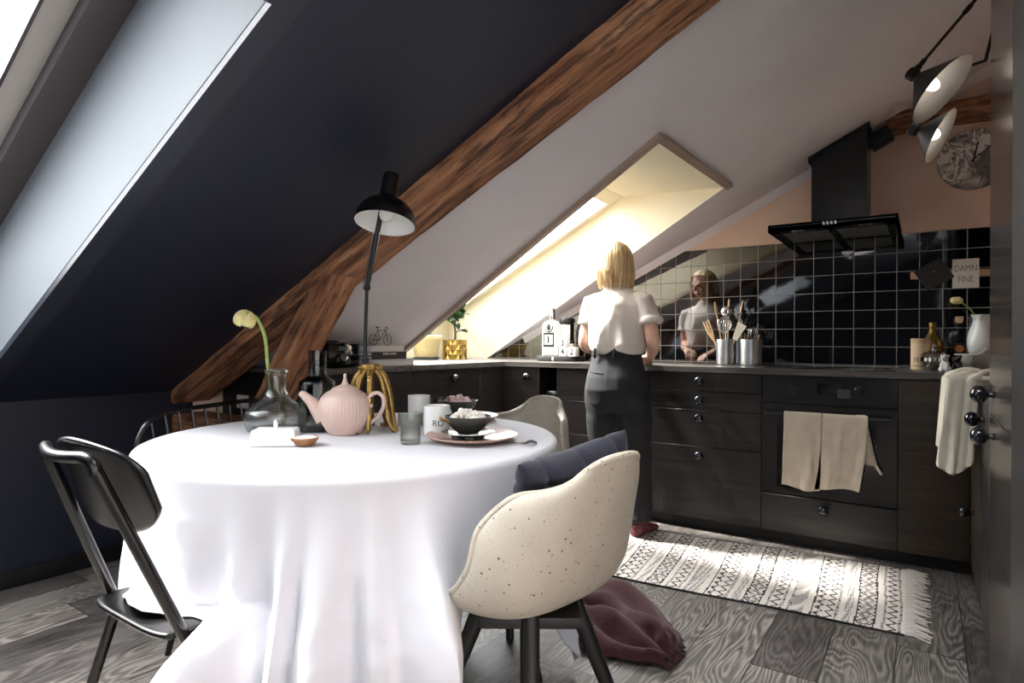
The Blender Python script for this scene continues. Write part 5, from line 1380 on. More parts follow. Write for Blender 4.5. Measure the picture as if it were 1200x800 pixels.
MB().box(-.03, .03, -.0505, -.047, .195, .198).box(-.026, .026, -.0505, -.047, .185, .1875).box(-.03, .03, -.0505, -.047, .175, .1775).box(-.018, .018, -.0505, -.047, .15, .155).build('label_print', m_txt, T, lb if False else None) if False else None
x = onY(669.5, 398, 3.70).x
T = thing('spice_jar', 'small white jar with a black cap above the block numbered 2', 'jar', (x + .004, 3.69, ZTR))
MB().lathe([(.001, 0), (.017, 0), (.019, .003), (.019, .085), (.001, .087)], 24).build('body', m_wht, T)
MB().lathe([(.021, .084), (.022, .087), (.022, .104), (.019, .107), (.001, .107)], 24, cap0=True).build('cap', m_blk, T)
x = onY(675, 400, 3.78).x
T = thing('oil_flask', 'smoked glass flask with a small stopper at the right of the dark stand', 'bottle', (x + .028, 3.85, ZC))
MB().lathe([(.001, .001), (.034, .001), (.036, .005), (.036, .17), (.030, .178), (.028, .182), (.026, .178), (.033, .166), (.033, .007), (.001, .006)], 32).build('glass', m_smoke, T)
MB().lathe([(.001, .178), (.026, .178), (.028, .182), (.010, .188), (.008, .196), (.012, .204), (.001, .208)], 24).build('stopper', m_chrome, T)
# jar in the open slot
p = onY(648.5, 470, FR + .06)
T = thing('storage_jar', 'clear jar with a brushed steel lid in the open slot', 'jar', (p.x, FR + .07, .6155))
MB().lathe([(.001, .001), (.040, .001), (.043, .005), (.043, .075), (.036, .084), (.034, .082), (.040, .074), (.040, .006), (.001, .005)], 32).build('glass', m_smoke2, T)
MB().lathe([(.046, .082), (.048, .084), (.048, .099), (.046, .101), (.001, .101)], 32, cap0=True).build('lid', m_steel, T)

# ------------------------------------------------------------------ utensil cups
YU = 3.74
def cup(px, y, r, h, label):
    x = onY(px, 428, y).x
    T = thing('utensil_cup', label, 'cup', (x, y, ZC), 0, 'zinc utensil cups')
    MB().lathe([(.001, .001), (r - .002, .001), (r, .003), (r, h - .002), (r - .0005, h), (r - .003, h), (r - .004, .006), (.001, .005)], 40).build('cup', m_zinc, T)
    return Vector((x, y, ZC))
cA = cup(850.5, YU, .056, .150, 'left zinc cup holding the spoons and whisk')
cB = cup(879.5, YU, .062, .150, 'right zinc cup packed with short brushes')
cC = cup(864, YU + .125, .046, .150, 'zinc cup half hidden behind the two front cups')
def P2(px, py, y): return Vector(onY(px, py, y))
def spoon(label, cupc, tip, ln, w_, mat, kind='wooden_spoon', y=None, grp=None):
    y = y or YU; e = P2(tip[0], tip[1], y); root = cupc + Vector(((e.x - cupc.x) * .12, (y - cupc.y) * .3, .02))
    T = thing(kind, label, 'spoon', root, 0, grp); d = (e - root).normalized()
    put(MB().tube([root, e - d * ln * .8], [.005, .0045], 8), 'handle', mat, T)
    q = d.to_track_quat('Z', 'Y').to_matrix()
    put(MB().ball(e - d * ln * .5, (w_, .006, ln * .5), 14, 10, rot=q), 'spoon_head', mat, T)
spoon('wooden spoon with big oval head at the right of the left cup', cA + Vector((.02, 0, 0)), (871, 351), .092, .028, m_pine, y=YU + .02)
spoon('narrow wooden spoon leaning left in the left cup', cA, (837.5, 353), .10, .014, m_pine, y=YU + .01)
spoon('upright wooden spoon at the back of the left cup', cA + Vector((0, .03, 0)), (854.5, 349.5), .085, .014, m_pine, y=YU + .03)
# slotted wooden fork
e = P2(827, 376, YU - .02); root = cA + Vector((-.012, -.015, .02)); T = thing('wooden_fork', 'wooden salad fork with three tines leaning left', 'fork', root)
d = (e - root).normalized(); sd = Vector((d.z, 0, -d.x)).normalized(); nk = e - d * .105
put(MB().tube([root, nk - d * .02], [.005, .006], 8).tube([nk - d * .025, nk, nk + d * .03], [.006, .014, .019], 12, ell=.35, up=(0, 1, 0)), 'handle', m_pine, T)
for k in (-1, 0, 1): put(MB().tube([nk + d * .022 + sd * k * .0125, nk + d * .062 + sd * k * .015, e + sd * k * .0155], [.0058, .0056, .004], 8), 'tine', m_pine, T)
# ladle, whisk, spatula
e = P2(851, 365, YU - .0); root = cA + Vector((.0, 0, .02)); T = thing('ladle', 'silver ladle with round bowl in the left cup', 'ladle', root); d = (e - root).normalized()
put(MB().tube([root, e - d * .02], .004, 8), 'handle', m_chrome, T); put(MB().ball(e, (.033, .018, .033), 16, 12), 'ladle_bowl', m_chrome, T)
e = P2(849, 380, YU - .035); root = cA + Vector((-.005, -.02, .02)); T = thing('balloon_whisk', 'steel balloon whisk at the front of the left cup', 'whisk', root); d = (e - root).normalized()
put(MB().tube([root, e - d * .05], .006, 8), 'handle', m_chrome, T)
for k in range(9):
    a = PI * k / 9; u = Vector((math.cos(a), math.sin(a), 0))
    lp_ = cat_rom([e - d * .055 + u * .006, e - d * .015 + u * .036, e + d * .022 + u * .036, e + d * .045, e + d * .022 - u * .036, e - d * .015 - u * .036, e - d * .055 - u * .006], 5)
    put(MB().tube(lp_, .0016, 6), 'wire', m_chrome, T)
T = thing('spatula', 'pale silicone spatula leaning right in the left cup', 'spatula', cA + Vector((.015, -.01, .02)))
root = cA + Vector((.015, -.02, .02)); a0, a1 = P2(861, 398, YU - .03), P2(868, 380, YU - .03); d = (a1 - a0).normalized(); sd = Vector((d.z, 0, -d.x))
put(MB().tube([root, a0], .0045, 8), 'handle', m_pine, T)
bl = MB(); o4 = [a0 - sd * .015, a0 + sd * .015, a1 + sd * .034 - d * .0, a1 - sd * .020 + d * .012]
bl.rings([[p - Vector((0, .004, 0)) for p in o4], [p + Vector((0, .004, 0)) for p in o4]]); put(bl, 'blade', m_towc, T, smooth=False)
T = thing('masher', 'black handled wire masher behind the spatula', 'utensil', cA + Vector((.02, .03, .02)))
e = P2(866, 372, YU + .04)
put(MB().tube([cA + Vector((.02, .03, .02)), e], .004, 8), 'handle', m_blk, T)
put(MB().tube(cat_rom([e, e + Vector((.03, 0, .03)), e + Vector((.045, 0, -.005)), e + Vector((.03, 0, -.04)), e + Vector((0, 0, -.03))], 5), .003, 8), 'wire_loop', m_blk, T)
for i, (px_, py_) in enumerate(((869, 393), (872.5, 391), (876, 393), (890, 393))):
    e = P2(px_, py_, YU - .02 + .01 * i); root = cB + Vector(((e.x - cB.x) * .6, -.01, .03))
    T = thing('pastry_brush', ('flat wooden brush handle at the left edge of the right cup', 'second short wooden handle in the right cup', 'third short wooden handle beside the small whisk', 'lone wooden handle at the right edge of the right cup')[i], 'brush', root, 0, 'short brushes in the right cup')
    put(MB().tube([root, e + Vector((0, 0, .004))], .0085, 10, ell=.6), 'handle', m_pine, T)
e = P2(882.5, 390, YU - .01); root = cB + Vector((.0, 0, .02)); T = thing('small_whisk', 'small wire whisk in the right cup', 'whisk', root); d = (e - root).normalized()
put(MB().tube([root, e - d * .035], .005, 8), 'handle', m_chrome, T)
for k in range(7):
    a = PI * k / 7; u = Vector((math.cos(a), math.sin(a), 0))
    put(MB().tube(cat_rom([e - d * .04 + u * .004, e - d * .01 + u * .025, e + d * .018 + u * .024, e + d * .032, e + d * .018 - u * .024, e - d * .01 - u * .025, e - d * .04 - u * .004], 5), .0014, 6), 'wire', m_chrome, T)

# ------------------------------------------------------------------ right end of the back counter
def cx(px_, y): return onY(px_, 430, y).x
x = cx(1078.5, 3.70); T = thing('tea_tin', 'cream cardboard tea canister lettered TEA', 'canister', (x, 3.70, ZC))
MB().lathe([(.001, 0), (.040, 0), (.041, .001), (.041, .150), (.040, .151)], 40).build('tube', m_cardw if False else M('tea_card', rgb(222, 196, 160), .7, var=.06, vs=20), T)
MB().lathe([(.0418, .132), (.0418, .154), (.040, .156), (.001, .156)], 40).build('lid', M('tea_lid', rgb(206, 176, 140), .7), T)
def wrap(t_, r, th0, z, sgn=1):
    for v in t_.data.vertices:
        a = th0 + v.co.x / r; v.co = ((r + v.co.z) * math.cos(a), (r + v.co.z) * math.sin(a), z + v.co.y)
cam_a = math.atan2(-3.70, -x)
t_ = text_mesh('lettering', 'TEA', .030, m_ink, T, Matrix.Identity(4), ext=.0002); wrap(t_, .0413, cam_a - .22, .048)
MB().lathe([(.0415, .016), (.0415, .019)], 40).build('band', m_ink, T)
x = cx(1093, 3.82); T = thing('brass_flask', 'bronze shouldered flask behind the crystal jar', 'bottle', (x, 3.82, ZC))
MB().lathe([(.001, 0), (.044, 0), (.048, .004), (.050, .10), (.046, .13), (.030, .165), (.017, .19), (.015, .205), (.0165, .21), (.0165, .238), (.014, .241), (.001, .241)], 36).build('body', M('bronze', rgb(120, 96, 52), .35, 1.0, var=.2, vs=20), T)
x = cx(1094, 3.60); T = thing('crystal_jar', 'cut crystal lidded sugar jar with a pointed finial', 'jar', (x, 3.60, ZC))
fct = lambda a, t, z: .055 * abs(math.sin(a * 8 + z * 90)) - .055 * abs(math.sin(a * 8 - z * 90)) * .6
m_cry = glassy('cut_crystal', (.96, .96, .95, 1), (.55, .54, .52, 1), .03, .5, .22)
MB().lathe([(.001, 0), (.036, 0), (.039, .006), (.030, .014), (.042, .024), (.052, .045), (.053, .062), (.047, .070), (.043, .070), (.049, .060), (.048, .045), (.036, .024), (.001, .02)], 64, flute=fct).build('bowl', m_cry, T, angle=12)
MB().lathe([(.054, .070), (.055, .073), (.042, .086), (.018, .096), (.007, .100), (.006, .105), (.014, .116), (.011, .124), (.001, .134)], 64, flute=fct).build('lid', m_cry, T, angle=12)
# two dog shaped shakers
def dog(px_, y, mat, label, s=1.0):
    x = cx(px_, y); T = thing('dog_shaker', label, 'shaker', (x, y, ZC), -.25, 'dog salt and pepper shakers')
    m = MB().ball((0, 0, .030), (.019, .021, .030), 16, 12).ball((0, -.006, .064), (.0155, .0165, .0155), 16, 12).ball((0, -.021, .060), (.009, .009, .0075), 12, 8)
    for k in (-1, 1):
        m.ball((k * .0135, .0, .072), (.0045, .006, .010), 10, 8); m.tube([(k * .011, -.014, .042), (k * .011, -.020, .006)], [.0065, .0055], 10); m.ball((k * .011, -.024, .0055), (.0065, .010, .0055), 10, 8); m.ball((k * .017, .002, .012), (.010, .016, .012), 12, 8)
    m.tube([(0, .018, .012), (0, .030, .016), (0, .032, .026)], [.005, .004, .003], 8)
    bake(m, .0028, 3).build('figure', mat, T, angle=80)
    nose = MB().ball((0, -.0295, .0625), .0032, 10, 8)
    for k in (-1, 1): nose.ball((k * .0065, -.0195, .070), .0022, 8, 6)
    nose.build('eyes_and_nose', m_chrome if mat is m_blk else m_ink, T)
dog(1107.5, 3.45, m_porc, 'white sitting dog salt shaker beside the crystal jar')
dog(1122, 3.45, m_blk, 'black sitting dog pepper shaker beside the mortar')
x = cx(1124, 3.84); T = thing('whisky_bottle', 'square clear bottle of amber spirit with a cork', 'bottle', (x, 3.84, ZC))
sq(MB(), [(.042, 0), (.045, .004), (.045, .175), (.038, .196), (.018, .205), (.0145, .212), (.0145, .245), (.016, .247)], .35).build('glass', m_clear, T)
sq(MB(), [(.040, .012), (.041, .014), (.041, .13), (.04, .131)], .35).build('spirit', m_whisk, T)
MB().lathe([(.013, .235), (.017, .248), (.017, .268), (.001, .268)], 20, cap0=True).build('cork', m_pine, T)
MB().box(-.026, .026, -.0378, -.0372, .07, .135).build('label', m_ink, T, smooth=False)
em = Matrix.Translation(Vector((0, -.0382, .105))) @ Matrix.Rotation(PI / 2, 4, 'X')
MB().lathe([(.001, 0), (.018, 0), (.018, .001), (.001, .001)], 24).xf(em).build('label_seal', M('amber_seal', rgb(196, 120, 50), .5), T)
MB().box(-.030, .030, -.0386, -.0376, .042, .062).build('lower_label', M('yellow_label', rgb(206, 170, 90), .5), T, smooth=False)
x = cx(1150, 3.80); vb = Vector((x, 3.80, ZC)); T = thing('face_vase', 'white ruffled ceramic vase holding a yellow flower', 'vase', vb)
rf = lambda a, t, z: .05 * math.sin(a * 3 + z * 30) + (.09 * math.sin(a * 7) * sstep(.82, 1, t))
P = cat_rom([(.001, 0, 0), (.030, 0, 0), (.034, 0, .01), (.046, 0, .06), (.056, 0, .12), (.052, 0, .18), (.040, 0, .225), (.036, 0, .25), (.044, 0, .275)], 4)
MB().lathe([(p.x, p.z) for p in P] + [(.040, .274), (.032, .25), (.03, .2), (.001, .19)], 56, flute=lambda a, t, z: rf(a, min(1, t * 1.1), z)).build('vase', m_porc, T)
T = thing('yellow_flower', 'yellow ranunculus bud leaning out of the white vase', 'flower', vb + Vector((0, 0, .22)))
fh = onY(1121, 352.5, 3.74)
put(MB().tube(cat_rom([vb + Vector((0, 0, .2)), onY(1140, 366, 3.78), onY(1132, 358, 3.76), Vector(fh) + Vector((.012, 0, -.004))], 6), .004, 8), 'stem', m_gstem, T)
for i in range(6):
    a = i * PI / 3
    put(MB().ball(Vector(fh) + Vector((math.cos(a) * .010, math.sin(a) * .010, (i % 2) * .004)), (.017, .014, .017), 12, 8), 'petal', m_petal, T)
x = cx(1138, 3.62); T = thing('mortar', 'grey stone mortar bowl at the end of the counter', 'mortar', (x, 3.62, ZC))
m_stone = M('grey_stone', rgb(188, 186, 182), .6, var=.06, vs=30)
MB().lathe([(.001, 0), (.030, 0), (.034, .004), (.034, .008), (.050, .028), (.060, .052), (.064, .080), (.062, .082), (.058, .080), (.054, .052), (.04, .03), (.001, .022)], 48).build('bowl', m_stone, T)
T2 = thing('pestle', 'grey pestle resting in the mortar', 'pestle', (x, 3.62, ZC + .04))
put(MB().tube(cat_rom([Vector((x - .02, 3.61, ZC + .035)), Vector((x + .03, 3.62, ZC + .075)), Vector((x + .062, 3.63, ZC + .108))], 6), [.015 - .006 * i / 12 for i in range(13)], 12), 'rod', m_stone, T2)
# rail with cards
YR = W_ - .0095
a, b2 = onY(1067, 320, YR), onY(1168, 319, YR)
T = thing('magnetic_rail', 'pale wood magnetic rail screwed to the tiles', 'rail', ((a.x + b2.x) / 2, YR, 1.395))
put(MB().box(a.x, onY(1175, 319, YR).x, YR - .012, YR, 1.378, 1.416, .002), 'strip', M('rail_beech', rgb(190, 150, 118), .55, var=.1, vs=20), T)
T = thing('black_card', 'black square card turned on its corner, pinned to the rail', 'card', (.037, YR - .013, 1.40))
m = Matrix.Translation(Vector((.037, YR - .0145, 1.400))) @ Matrix.Rotation(math.radians(-31), 4, 'Y')
put(MB().box(-.068, .068, -.001, .001, -.062, .062).xf(m), 'card', m_card, T, smooth=False)
put(MB().ball((.036, YR - .017, 1.412), .0055, 10, 8), 'magnet', m_chrome, T)
T = thing('quote_card', 'pale card reading DAMN FINE on the magnetic rail', 'card', (.173, YR - .013, 1.397))
put(MB().box(.117, .229, YR - .0150, YR - .0125, 1.322, 1.472), 'card', m_cardw, T, smooth=False)
for s_, z_ in (('DAMN', 1.423), ('FINE', 1.366)):
    t_ = text_mesh('lettering', s_, .046, m_txt, T, Matrix.Translation(Vector((.173 - T.location.x, -.0025, z_ - T.location.z))) @ Matrix.Rotation(PI / 2, 4, 'X'), sx=.72)
text_mesh('small_lettering', 'and', .02, m_txt, T, Matrix.Translation(Vector((.002, -.0025, 0))) @ Matrix.Rotation(PI / 2, 4, 'X')) if False else None
# marble clock
cc = Vector((.205, W_, 1.985))
T = thing('wall_clock', 'round marble wall clock with thin black hands', 'clock', cc)
m = Matrix.Translation(cc) @ Matrix.Rotation(PI / 2, 4, 'X')
put(MB().lathe([(.001, .001), (.150, .001), (.155, .004), (.155, .018), (.151, .022), (.001, .022)], 72, mat=m), 'face', m_marb, T)
for nm, e_, w_ in (('hour_hand', (-.055, .085), .0035), ('minute_hand', (.075, .06), .0028)):
    e_ = {'hour_hand': (.018, .085), 'minute_hand': (.075, .06)}[nm]
    put(MB().tube([cc + Vector((-.02 * e_[0] / .1, -.025, -.02 * e_[1] / .1)), cc + Vector((e_[0], -.025, e_[1]))], w_, 6), nm, m_ink, T)
put(MB().lathe([(.001, 0), (.005, 0), (.005, .006), (.001, .006)], 16, mat=Matrix.Translation(cc + Vector((0, -.022, 0))) @ Matrix.Rotation(PI / 2, 4, 'X')), 'hub', m_ink, T)

# ------------------------------------------------------------------ jointed ceiling lamp with two cone shades
TL = 2.2
def PD(x, y, t=TL): return Vector(onD(x, y, t))
mp = PD(1186, -38, 2.2); mp.z = rz_(mp.x) - .012
T = thing('spot_lamp', 'black ceiling lamp with two cone shades on jointed rods', 'lamp', mp)
nz = Vector((SL, 0, -1)).normalized().to_track_quat('Z', 'Y').to_matrix().to_4x4(); nz.translation = Vector((mp.x, mp.y, rz_(mp.x)))
put(MB().lathe([(.001, .0), (.055, .0), (.058, .004), (.055, .022), (.001, .024)], 32).xf(nz), 'ceiling_rose', m_blkm, T)
m_bulb, nt_, b_ = newmat('lit_bulb'); b_.inputs['Emission Color'].default_value = (1, .88, .74, 1); b_.inputs['Emission Strength'].default_value = .9
def cone(cap, r0, r1):
    """cap = back end, r0/r1 = two opposite points of the rim"""
    c_ = (r0 + r1) / 2; d = (c_ - cap).normalized(); R_ = (r1 - r0).length / 2; L_ = (c_ - cap).length
    q = d.to_track_quat('Z', 'Y').to_matrix().to_4x4(); q.translation = cap
    o = put(MB().lathe([(.001, -.022), (.018, -.022), (.022, -.018), (.022, .006), (.016, .010), (.018, .016), (R_, L_)], 48).xf(q.copy()), 'shade', m_blkm, T)
    put(MB().lathe([(R_, L_), (R_ - .004, L_ - .0005), (lerp(R_, .018, .3) - .0035, lerp(L_, .016, .3)), (.020, .034), (.001, .034)], 48).xf(q.copy()), 'shade_lining', m_wht, T, o)
    put(MB().ball((0, 0, L_ * .62), (.022, .022, .03), 14, 10).xf(q.copy()), 'bulb', m_bulb, T, o)
    return o
DV = AD * .085
k1 = PD(1071, 88); a1, b1 = PD(1079, 136) , PD(1129, 75)
a1 = PD(1079, 136, 2.13); b1 = PD(1129, 75, 2.15)
cone(k1, a1, b1)
k2 = PD(1073, 152); a2, b2 = PD(1083, 181), PD(1122, 138)
a2 = PD(1083, 181, 2.14); b2 = PD(1122, 138, 2.16)
cone(k2, a2, b2)
ja, jb = PD(1076, 79), PD(1138, 6)
put(MB().tube([ja, ja.lerp(jb, .12), ja.lerp(jb, .14), ja.lerp(jb, .86), ja.lerp(jb, .88), jb], [.009, .009, .0055, .0055, .009, .009], 10).ball(ja, .012, 10, 8).tube([jb, mp], .006, 8), 'upper_rod', m_blkm, T)
jc, jd_ = PD(1076, 148), PD(1170, 62)
put(MB().tube([jc + AD * .05, PD(1127, 78) + AD * .06, PD(1140, 72) + AD * .06, jd_ + AD * .06], [.005, .008, .0055, .0055], 10).tube([jd_ + AD * .06, mp], .006, 8).tube([jc, jc + AD * .055], .007, 8), 'lower_rod', m_blkm, T)
# ------------------------------------------------------------------ woman at the counter
PX, PY = -1.405, 3.10
T = thing('person', 'woman with blonde bob in white tee and black trousers, standing at the counter', 'person', (PX, PY, 0), .04)
body = MB()
def limb(pts, rad, n=16, k=6):
    P = cat_rom(pts, k); m = len(P) - 1; R_ = []
    for i in range(m + 1):
        f = i / m * (len(rad) - 1); j = min(int(f), len(rad) - 2); R_.append(lerp(rad[j], rad[j + 1], f - j))
    body.tube(P, R_, n)
def ell_loft(mb, rows, n=40, e=1.0):
    mb.rings([[(cx_ + hx * math.copysign(abs(math.cos(a)) ** e, math.cos(a)), cy_ + hy * math.copysign(abs(math.sin(a)) ** e, math.sin(a)), z) for a in [2 * PI * i / n for i in range(n)]] for z, cx_, cy_, hx, hy in rows])
# torso core and legs stay inside the clothes
ell_loft(body, [(.70, 0, 0, .14, .10), (.85, 0, 0, .145, .11), (.98, 0, .0, .115, .085), (1.10, 0, .012, .13, .09), (1.22, 0, .02, .14, .08), (1.27, 0, .02, .105, .06), (1.32, -.004, .022, .06, .05)])
limb([(-.005, .018, 1.27), (-.010, .024, 1.34), (-.018, .036, 1.42)], [.056, .050, .050])
HL, HRt = Vector((-.07, .085, .07)), Vector((.145, -.035, .09))
limb([(-.075, 0, .76), (-.08, .03, .45), (-.07, .075, .24), HL], [.075, .055, .042, .028])
limb([(.085, 0, .76), (.115, .0, .45), (.135, -.025, .24), HRt], [.075, .055, .042, .028])
for f_, d in ((HL, Vector((-.93, .30, 0))), (HRt, Vector((.20, .95, 0)))):
    d.normalize(); limb([(f_.x, f_.y, .075), (f_ - d * .02).to_tuple()[:2] + (.040,), (f_ + d * .08).to_tuple()[:2] + (.030,), (f_ + d * .15).to_tuple()[:2] + (.022,)], [.028, .026, .022, .016])
# arms
SLh, SRh = Vector((-.150, .015, 1.258)), Vector((.150, .015, 1.258))
EL, ER = Vector((-.180, -.015, 1.02)), Vector((.208, -.005, 1.035))
WL, WR = Vector((-.085, .205, .985)), Vector((.115, .215, .955))
limb([(-.10, .015, 1.25), SLh, SLh.lerp(EL, .5) + Vector((-.006, 0, 0)), EL, EL.lerp(WL, .45) + Vector((-.004, 0, -.012)), WL], [.036, .042, .040, .036, .033, .024])
limb([(.10, .015, 1.25), SRh, SRh.lerp(ER, .5) + Vector((.006, 0, 0)), ER, ER.lerp(WR, .45) + Vector((.006, 0, -.010)), WR], [.036, .042, .040, .036, .033, .024])
# hands: palm, four fingers of different lengths, thumb from the side of the palm
def hand(w_, d, down, side):
    d = Vector(d).normalized(); dn = Vector(down); dn = (dn - d * dn.dot(d)).normalized(); sd = d.cross(dn).normalized() * side
    pc = w_ + d * .045
    P = [w_ + d * -.01, w_ + d * .02, w_ + d * .05, w_ + d * .082]
    q = Matrix((sd, d, dn)).transposed()
    body.tube(P, [.022, .031, .037, .034], 16, ell=.42, up=dn)
    for i, ln in enumerate((.066, .074, .069, .054)):
        b_ = w_ + d * .078 + sd * (.028 - .0185 * i)
        c1 = b_ + d * ln * .48 + dn * ln * .12; c2 = c1 + d * ln * .27 + dn * ln * .25; c3 = c2 + d * ln * .16 + dn * ln * .24
        body.tube([b_ - d * .02, b_, c1, c2, c3], [.0085, .0090, .0085, .0078, .0062], 10).ball(c3, .0064, 8, 6)
    t0_ = w_ + d * .022 + sd * .026
    body.tube([t0_ - sd * .012, t0_ + sd * .012 + d * .016, t0_ + sd * .022 + d * .040 + dn * .006, t0_ + sd * .020 + d * .060 + dn * .014], [.013, .0125, .0105, .0082], 10).ball(t0_ + sd * .020 + d * .060 + dn * .014, .0082, 8, 6)
hand(WR, Vector((-.045, .085, -.022)), (0, 0, -1), 1)
hand(WL, Vector((.055, .08, -.045)), (0, 0, -1), -1)
# head turned a little to the left and bowed
hc = Vector((-.024, .040, 1.485)); hq = Matrix.Rotation(.42, 3, 'Z') @ Matrix.Rotation(-.30, 3, 'X')
def hp(x, y, z): return hc + hq @ Vector((x, y, z))
body.ball(hp(0, -.008, .018), (.073, .088, .086), 24, 16, rot=hq)
body.ball(hp(0, .020, -.030), (.060, .066, .070), 20, 14, rot=hq); body.ball(hp(0, .050, -.078), (.034, .030, .026), 16, 10, rot=hq)
body.tube([hp(0, .086, .018), hp(0, .100, -.010), hp(0, .094, -.022)], [.008, .012, .011], 10)
for k in (-1, 1):
    body.ball(hp(k * .030, .076, .026), (.018, .012, .008), 10, 8, rot=hq); body.ball(hp(k * .074, -.006, -.008), (.008, .017, .028), 12, 8, rot=hq); body.ball(hp(k * .034, .064, -.028), (.022, .020, .020), 12, 8, rot=hq)
body.ball(hp(0, .086, -.044), (.021, .010, .007), 12, 8, rot=hq); body.ball(hp(0, .083, -.055), (.018, .011, .007), 12, 8, rot=hq)
bake(body, .0046, 4).build('body', m_skin, T, angle=80)
ey = MB(); lid_m = MB()
for k in (-1, 1): ey.ball(hp(k * .030, .078, .008), (.011, .006, .006), 12, 8, rot=hq)
ey.build('eyes', m_ink, T)
# bobbed hair
def hairf(u, v):
    a = u * 2 * PI; face = math.cos(a)                      # a = 0 looks forward
    fr_ = sstep(.50, .80, face)
    bot = lerp(-.138 - .012 * math.sin(a) + .022 * noise.noise(Vector((u * 40, 0, 3))) + .006 * math.sin(u * 140), .060, fr_)
    top = .110; ph = v * 1.0
    dome = .45
    sx_, sy_ = .098, .108
    if ph < dome:
        th = ph / dome * PI / 2; r = math.sin(th); z = top * math.cos(th) * 1.0
    else:
        k = (ph - dome) / (1 - dome); z = lerp(0, bot, k) if bot < 0 else 0; r = 1.0 + .05 * math.sin(k * PI) - .10 * k * k - .12 * k * (1 if abs(math.sin(a)) < .5 and face < 0 else 0) * abs(face)
    if bot > 0: th = min(ph / dome, 1) * math.acos(bot / top); r = math.sin(th); z = top * math.cos(th)
    st_ = 1 + .05 * noise.noise(Vector((u * 30, v * 1.6, 1))) + .034 * noise.noise(Vector((u * 90, v * 2.0, 5)))
    lock = .006 * math.sin(u * 2 * PI * 9 + v * 2)
    x = (sx_ * r * st_ + lock * v) * math.sin(a); y = (sy_ * r * st_ + lock * v) * math.cos(a)
    R2 = Matrix.Rotation(.36, 3, 'Z')
    return hc + Vector((0, .0, -.002)) + R2 @ Vector((x, y - .010, z))
hr = MB().grid(hairf, 220, 34)
bmesh.ops.remove_doubles(hr.bm, verts=hr.bm.verts[:], dist=.0004)
o = hr.build('hair', m_hair, T, angle=80); mods(o, .006, 0, -1)
# loose strand ends around the hem
se = MB(); rnd = random.Random(9)
for i in range(260):
    u = rnd.uniform(.16, .84); p = hairf(u, .93); q = hairf(u, 1.0); d = (q - p).normalized()
    out = Vector((q.x - hc.x, q.y - hc.y, 0)).normalized()
    se.tube([hairf(u, .7) + out * .001, p + out * .002, q + d * rnd.uniform(.0, .026) + out * rnd.uniform(-.004, .006)], [.003, .0032, .0008], 5)
tag(se.build('strand_ends', m_hair, T), kind='stuff')

# T-shirt
def fold(p, s, seed, amp):
    q = Vector((p.x * s[0], p.y * s[1], p.z * s[2]))
    a = noise.noise(q + Vector((seed, 0, 0))); b_ = noise.noise(q * 2.1 + Vector((0, seed, 0)))
    return amp * ((1 - abs(a) * 2.2) * .7 + b_ * .5)
sh = MB()
ell_loft(sh, [(.962, 0, .0, .128, .098), (.985, 0, .0, .150, .116), (1.02, 0, .002, .160, .122), (1.09, 0, .008, .160, .118), (1.18, 0, .015, .166, .114), (1.235, 0, .018, .164, .102), (1.272, 0, .018, .148, .086), (1.302, -.002, .018, .110, .070), (1.325, -.004, .020, .076, .060), (1.342, -.007, .024, .062, .055)])
for S_, E__, k in ((SLh, EL, -1), (SRh, ER, 1)):
    a_ = S_ + Vector((-k * .045, 0, .002)); e_ = S_.lerp(E__, .56)
    sh.tube([a_, S_ + Vector((k * .006, 0, -.006)), S_.lerp(E__, .3) + Vector((k * .010, 0, 0)), e_ + Vector((k * .008, 0, 0))], [.050, .054, .054, .056], 20)
    t_ = (E__ - S_).normalized(); cpos = e_ + Vector((k * .008, 0, 0))
    u_ = t_.cross(Vector((0, 1, 0))).normalized(); v_ = t_.cross(u_)
    sh.tube([cpos - t_ * .026 + Vector((0, 0, 0)), cpos - t_ * .004], [.0605, .0610], 24)
dsp = lambda co, n: fold(co, (8, 8, 3.6), 3.0, .013) * (.4 + .6 * sstep(1.32, 1.22, co.z)) * sstep(.965, 1.03, co.z) + .006 * math.sin(co.z * 16 + co.x * 26 + 2 * math.sin(co.x * 9)) * sstep(1.27, 1.1, co.z)
bake(sh, .006, 5, .5, dsp).build('t_shirt', m_tee, T, angle=80)
nb = MB().tube([(-.007 + .058 * math.cos(a), .024 + .051 * math.sin(a), 1.342 + .010 * -math.sin(a)) for a in [2 * PI * i / 32 for i in range(33)]], .0055, 8)
nb.build('neckband', m_tee, T)
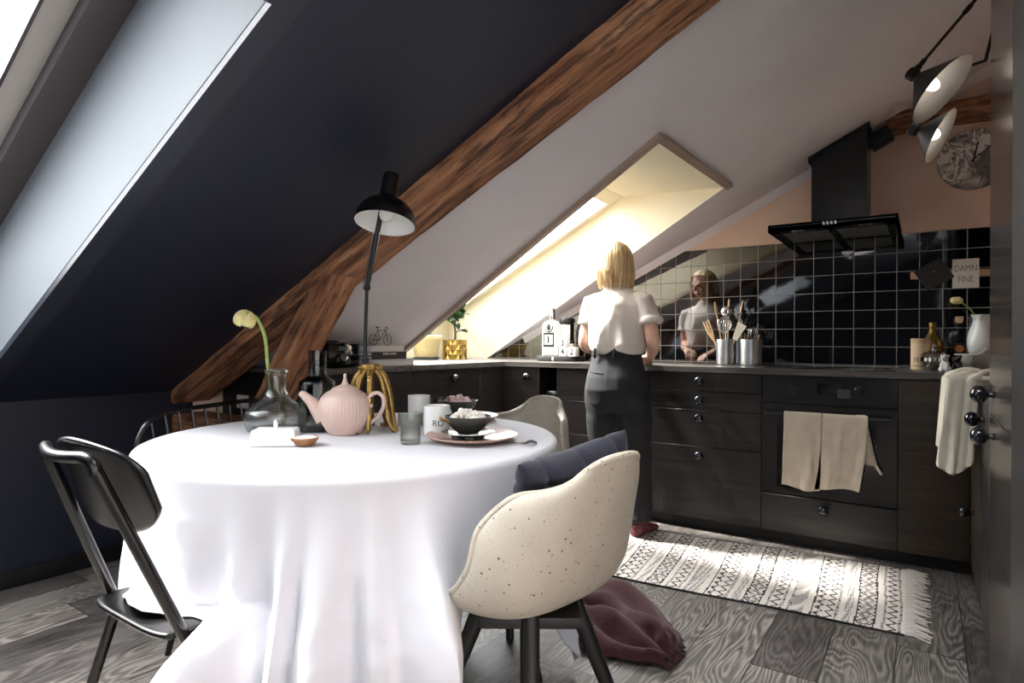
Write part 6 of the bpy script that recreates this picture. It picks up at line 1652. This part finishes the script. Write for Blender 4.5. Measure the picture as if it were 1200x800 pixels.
# high-waisted trousers
tr = MB()
ell_loft(tr, [(.655, .012, 0, .150, .110), (.70, .008, -.006, .168, .128), (.775, .004, -.014, .172, .140), (.84, .002, -.010, .164, .130), (.91, 0, .0, .146, .114), (.955, 0, .002, .136, .106), (.992, 0, .004, .134, .104)])
def leg(pts, rad):
    P = cat_rom(pts, 8); m = len(P) - 1; R_ = []
    for i in range(m + 1):
        f = i / m * (len(rad) - 1); j = min(int(f), len(rad) - 2); R_.append(lerp(rad[j], rad[j + 1], f - j))
    tr.tube(P, R_, 24)
leg([(-.068, -.002, .76), (-.072, .01, .62), (-.076, .035, .44), (-.072, .06, .25), (HL.x, HL.y - .005, .062)], [.108, .104, .086, .074, .068])
leg([(.088, -.002, .76), (.098, -.002, .62), (.116, -.008, .44), (.135, -.02, .25), (HRt.x, HRt.y - .002, .085)], [.104, .100, .084, .072, .066])
dsp = lambda co, n: fold(co, (8, 8, 3.4), 8.0, .006) + (.004 * math.sin(co.z * 42 + co.x * 14) * math.exp(-((co.z - .44) / .07) ** 2)) + .005 * math.sin(co.z * 30 + co.y * 30 + co.x * 40) * math.exp(-((co.z - .66) / .05) ** 2) + .004 * math.sin(co.z * 60 + co.x * 20) * math.exp(-((co.z - .13) / .06) ** 2)
bake(tr, .0065, 5, .5, dsp).build('trousers', m_pants, T, angle=80)
wb = MB()
wb.rings([[((.139 + dx) * math.cos(a), .003 + (.109 + dx) * math.sin(a), z) for a in [2 * PI * i / 48 for i in range(48)]] for z, dx in ((.958, 0.0), (.96, .004), (.992, .003), (.994, 0.0))], cap0=False, cap1=False)
wb.build('waistband', m_pants, T)
for bx in (-.08, .03):
    MB().box(bx - .006, bx + .006, -.112, -.103, .945, 1.0, .002).build('belt_loop', m_pants, T)
pk = MB().tube(cat_rom([(-.115, -.090, .872), (-.07, -.122, .868), (-.025, -.134, .866)], 5), .0035, 8)
pk.build('pocket_welt', m_pants, T)
# knitted slippers
for f_, d, h_ in ((HL, Vector((-.93, .30, 0)), .05), (HRt, Vector((.20, .95, 0)), .075)):
    d.normalize(); s_ = Vector((-d.y, d.x, 0)); rings = []
    for t_, w_, hh in ((-.052, .012, .028), (-.046, .026, .046), (-.025, .036, h_ + .028), (.01, .039, h_ + .034), (.045, .040, .060), (.09, .043, .046), (.13, .040, .038), (.158, .028, .028), (.168, .012, .020)):
        c_ = f_ + d * t_; c_.z = 0
        rings.append([c_ + s_ * (w_ * math.copysign(abs(math.cos(a)) ** .8, math.cos(a))) + Vector((0, 0, .0105 + hh / 2 + hh / 2 * math.copysign(abs(math.sin(a)) ** .7, math.sin(a)))) for a in [2 * PI * i / 24 for i in range(24)]])
    MB().rings(rings).build('slipper', m_slip, T)
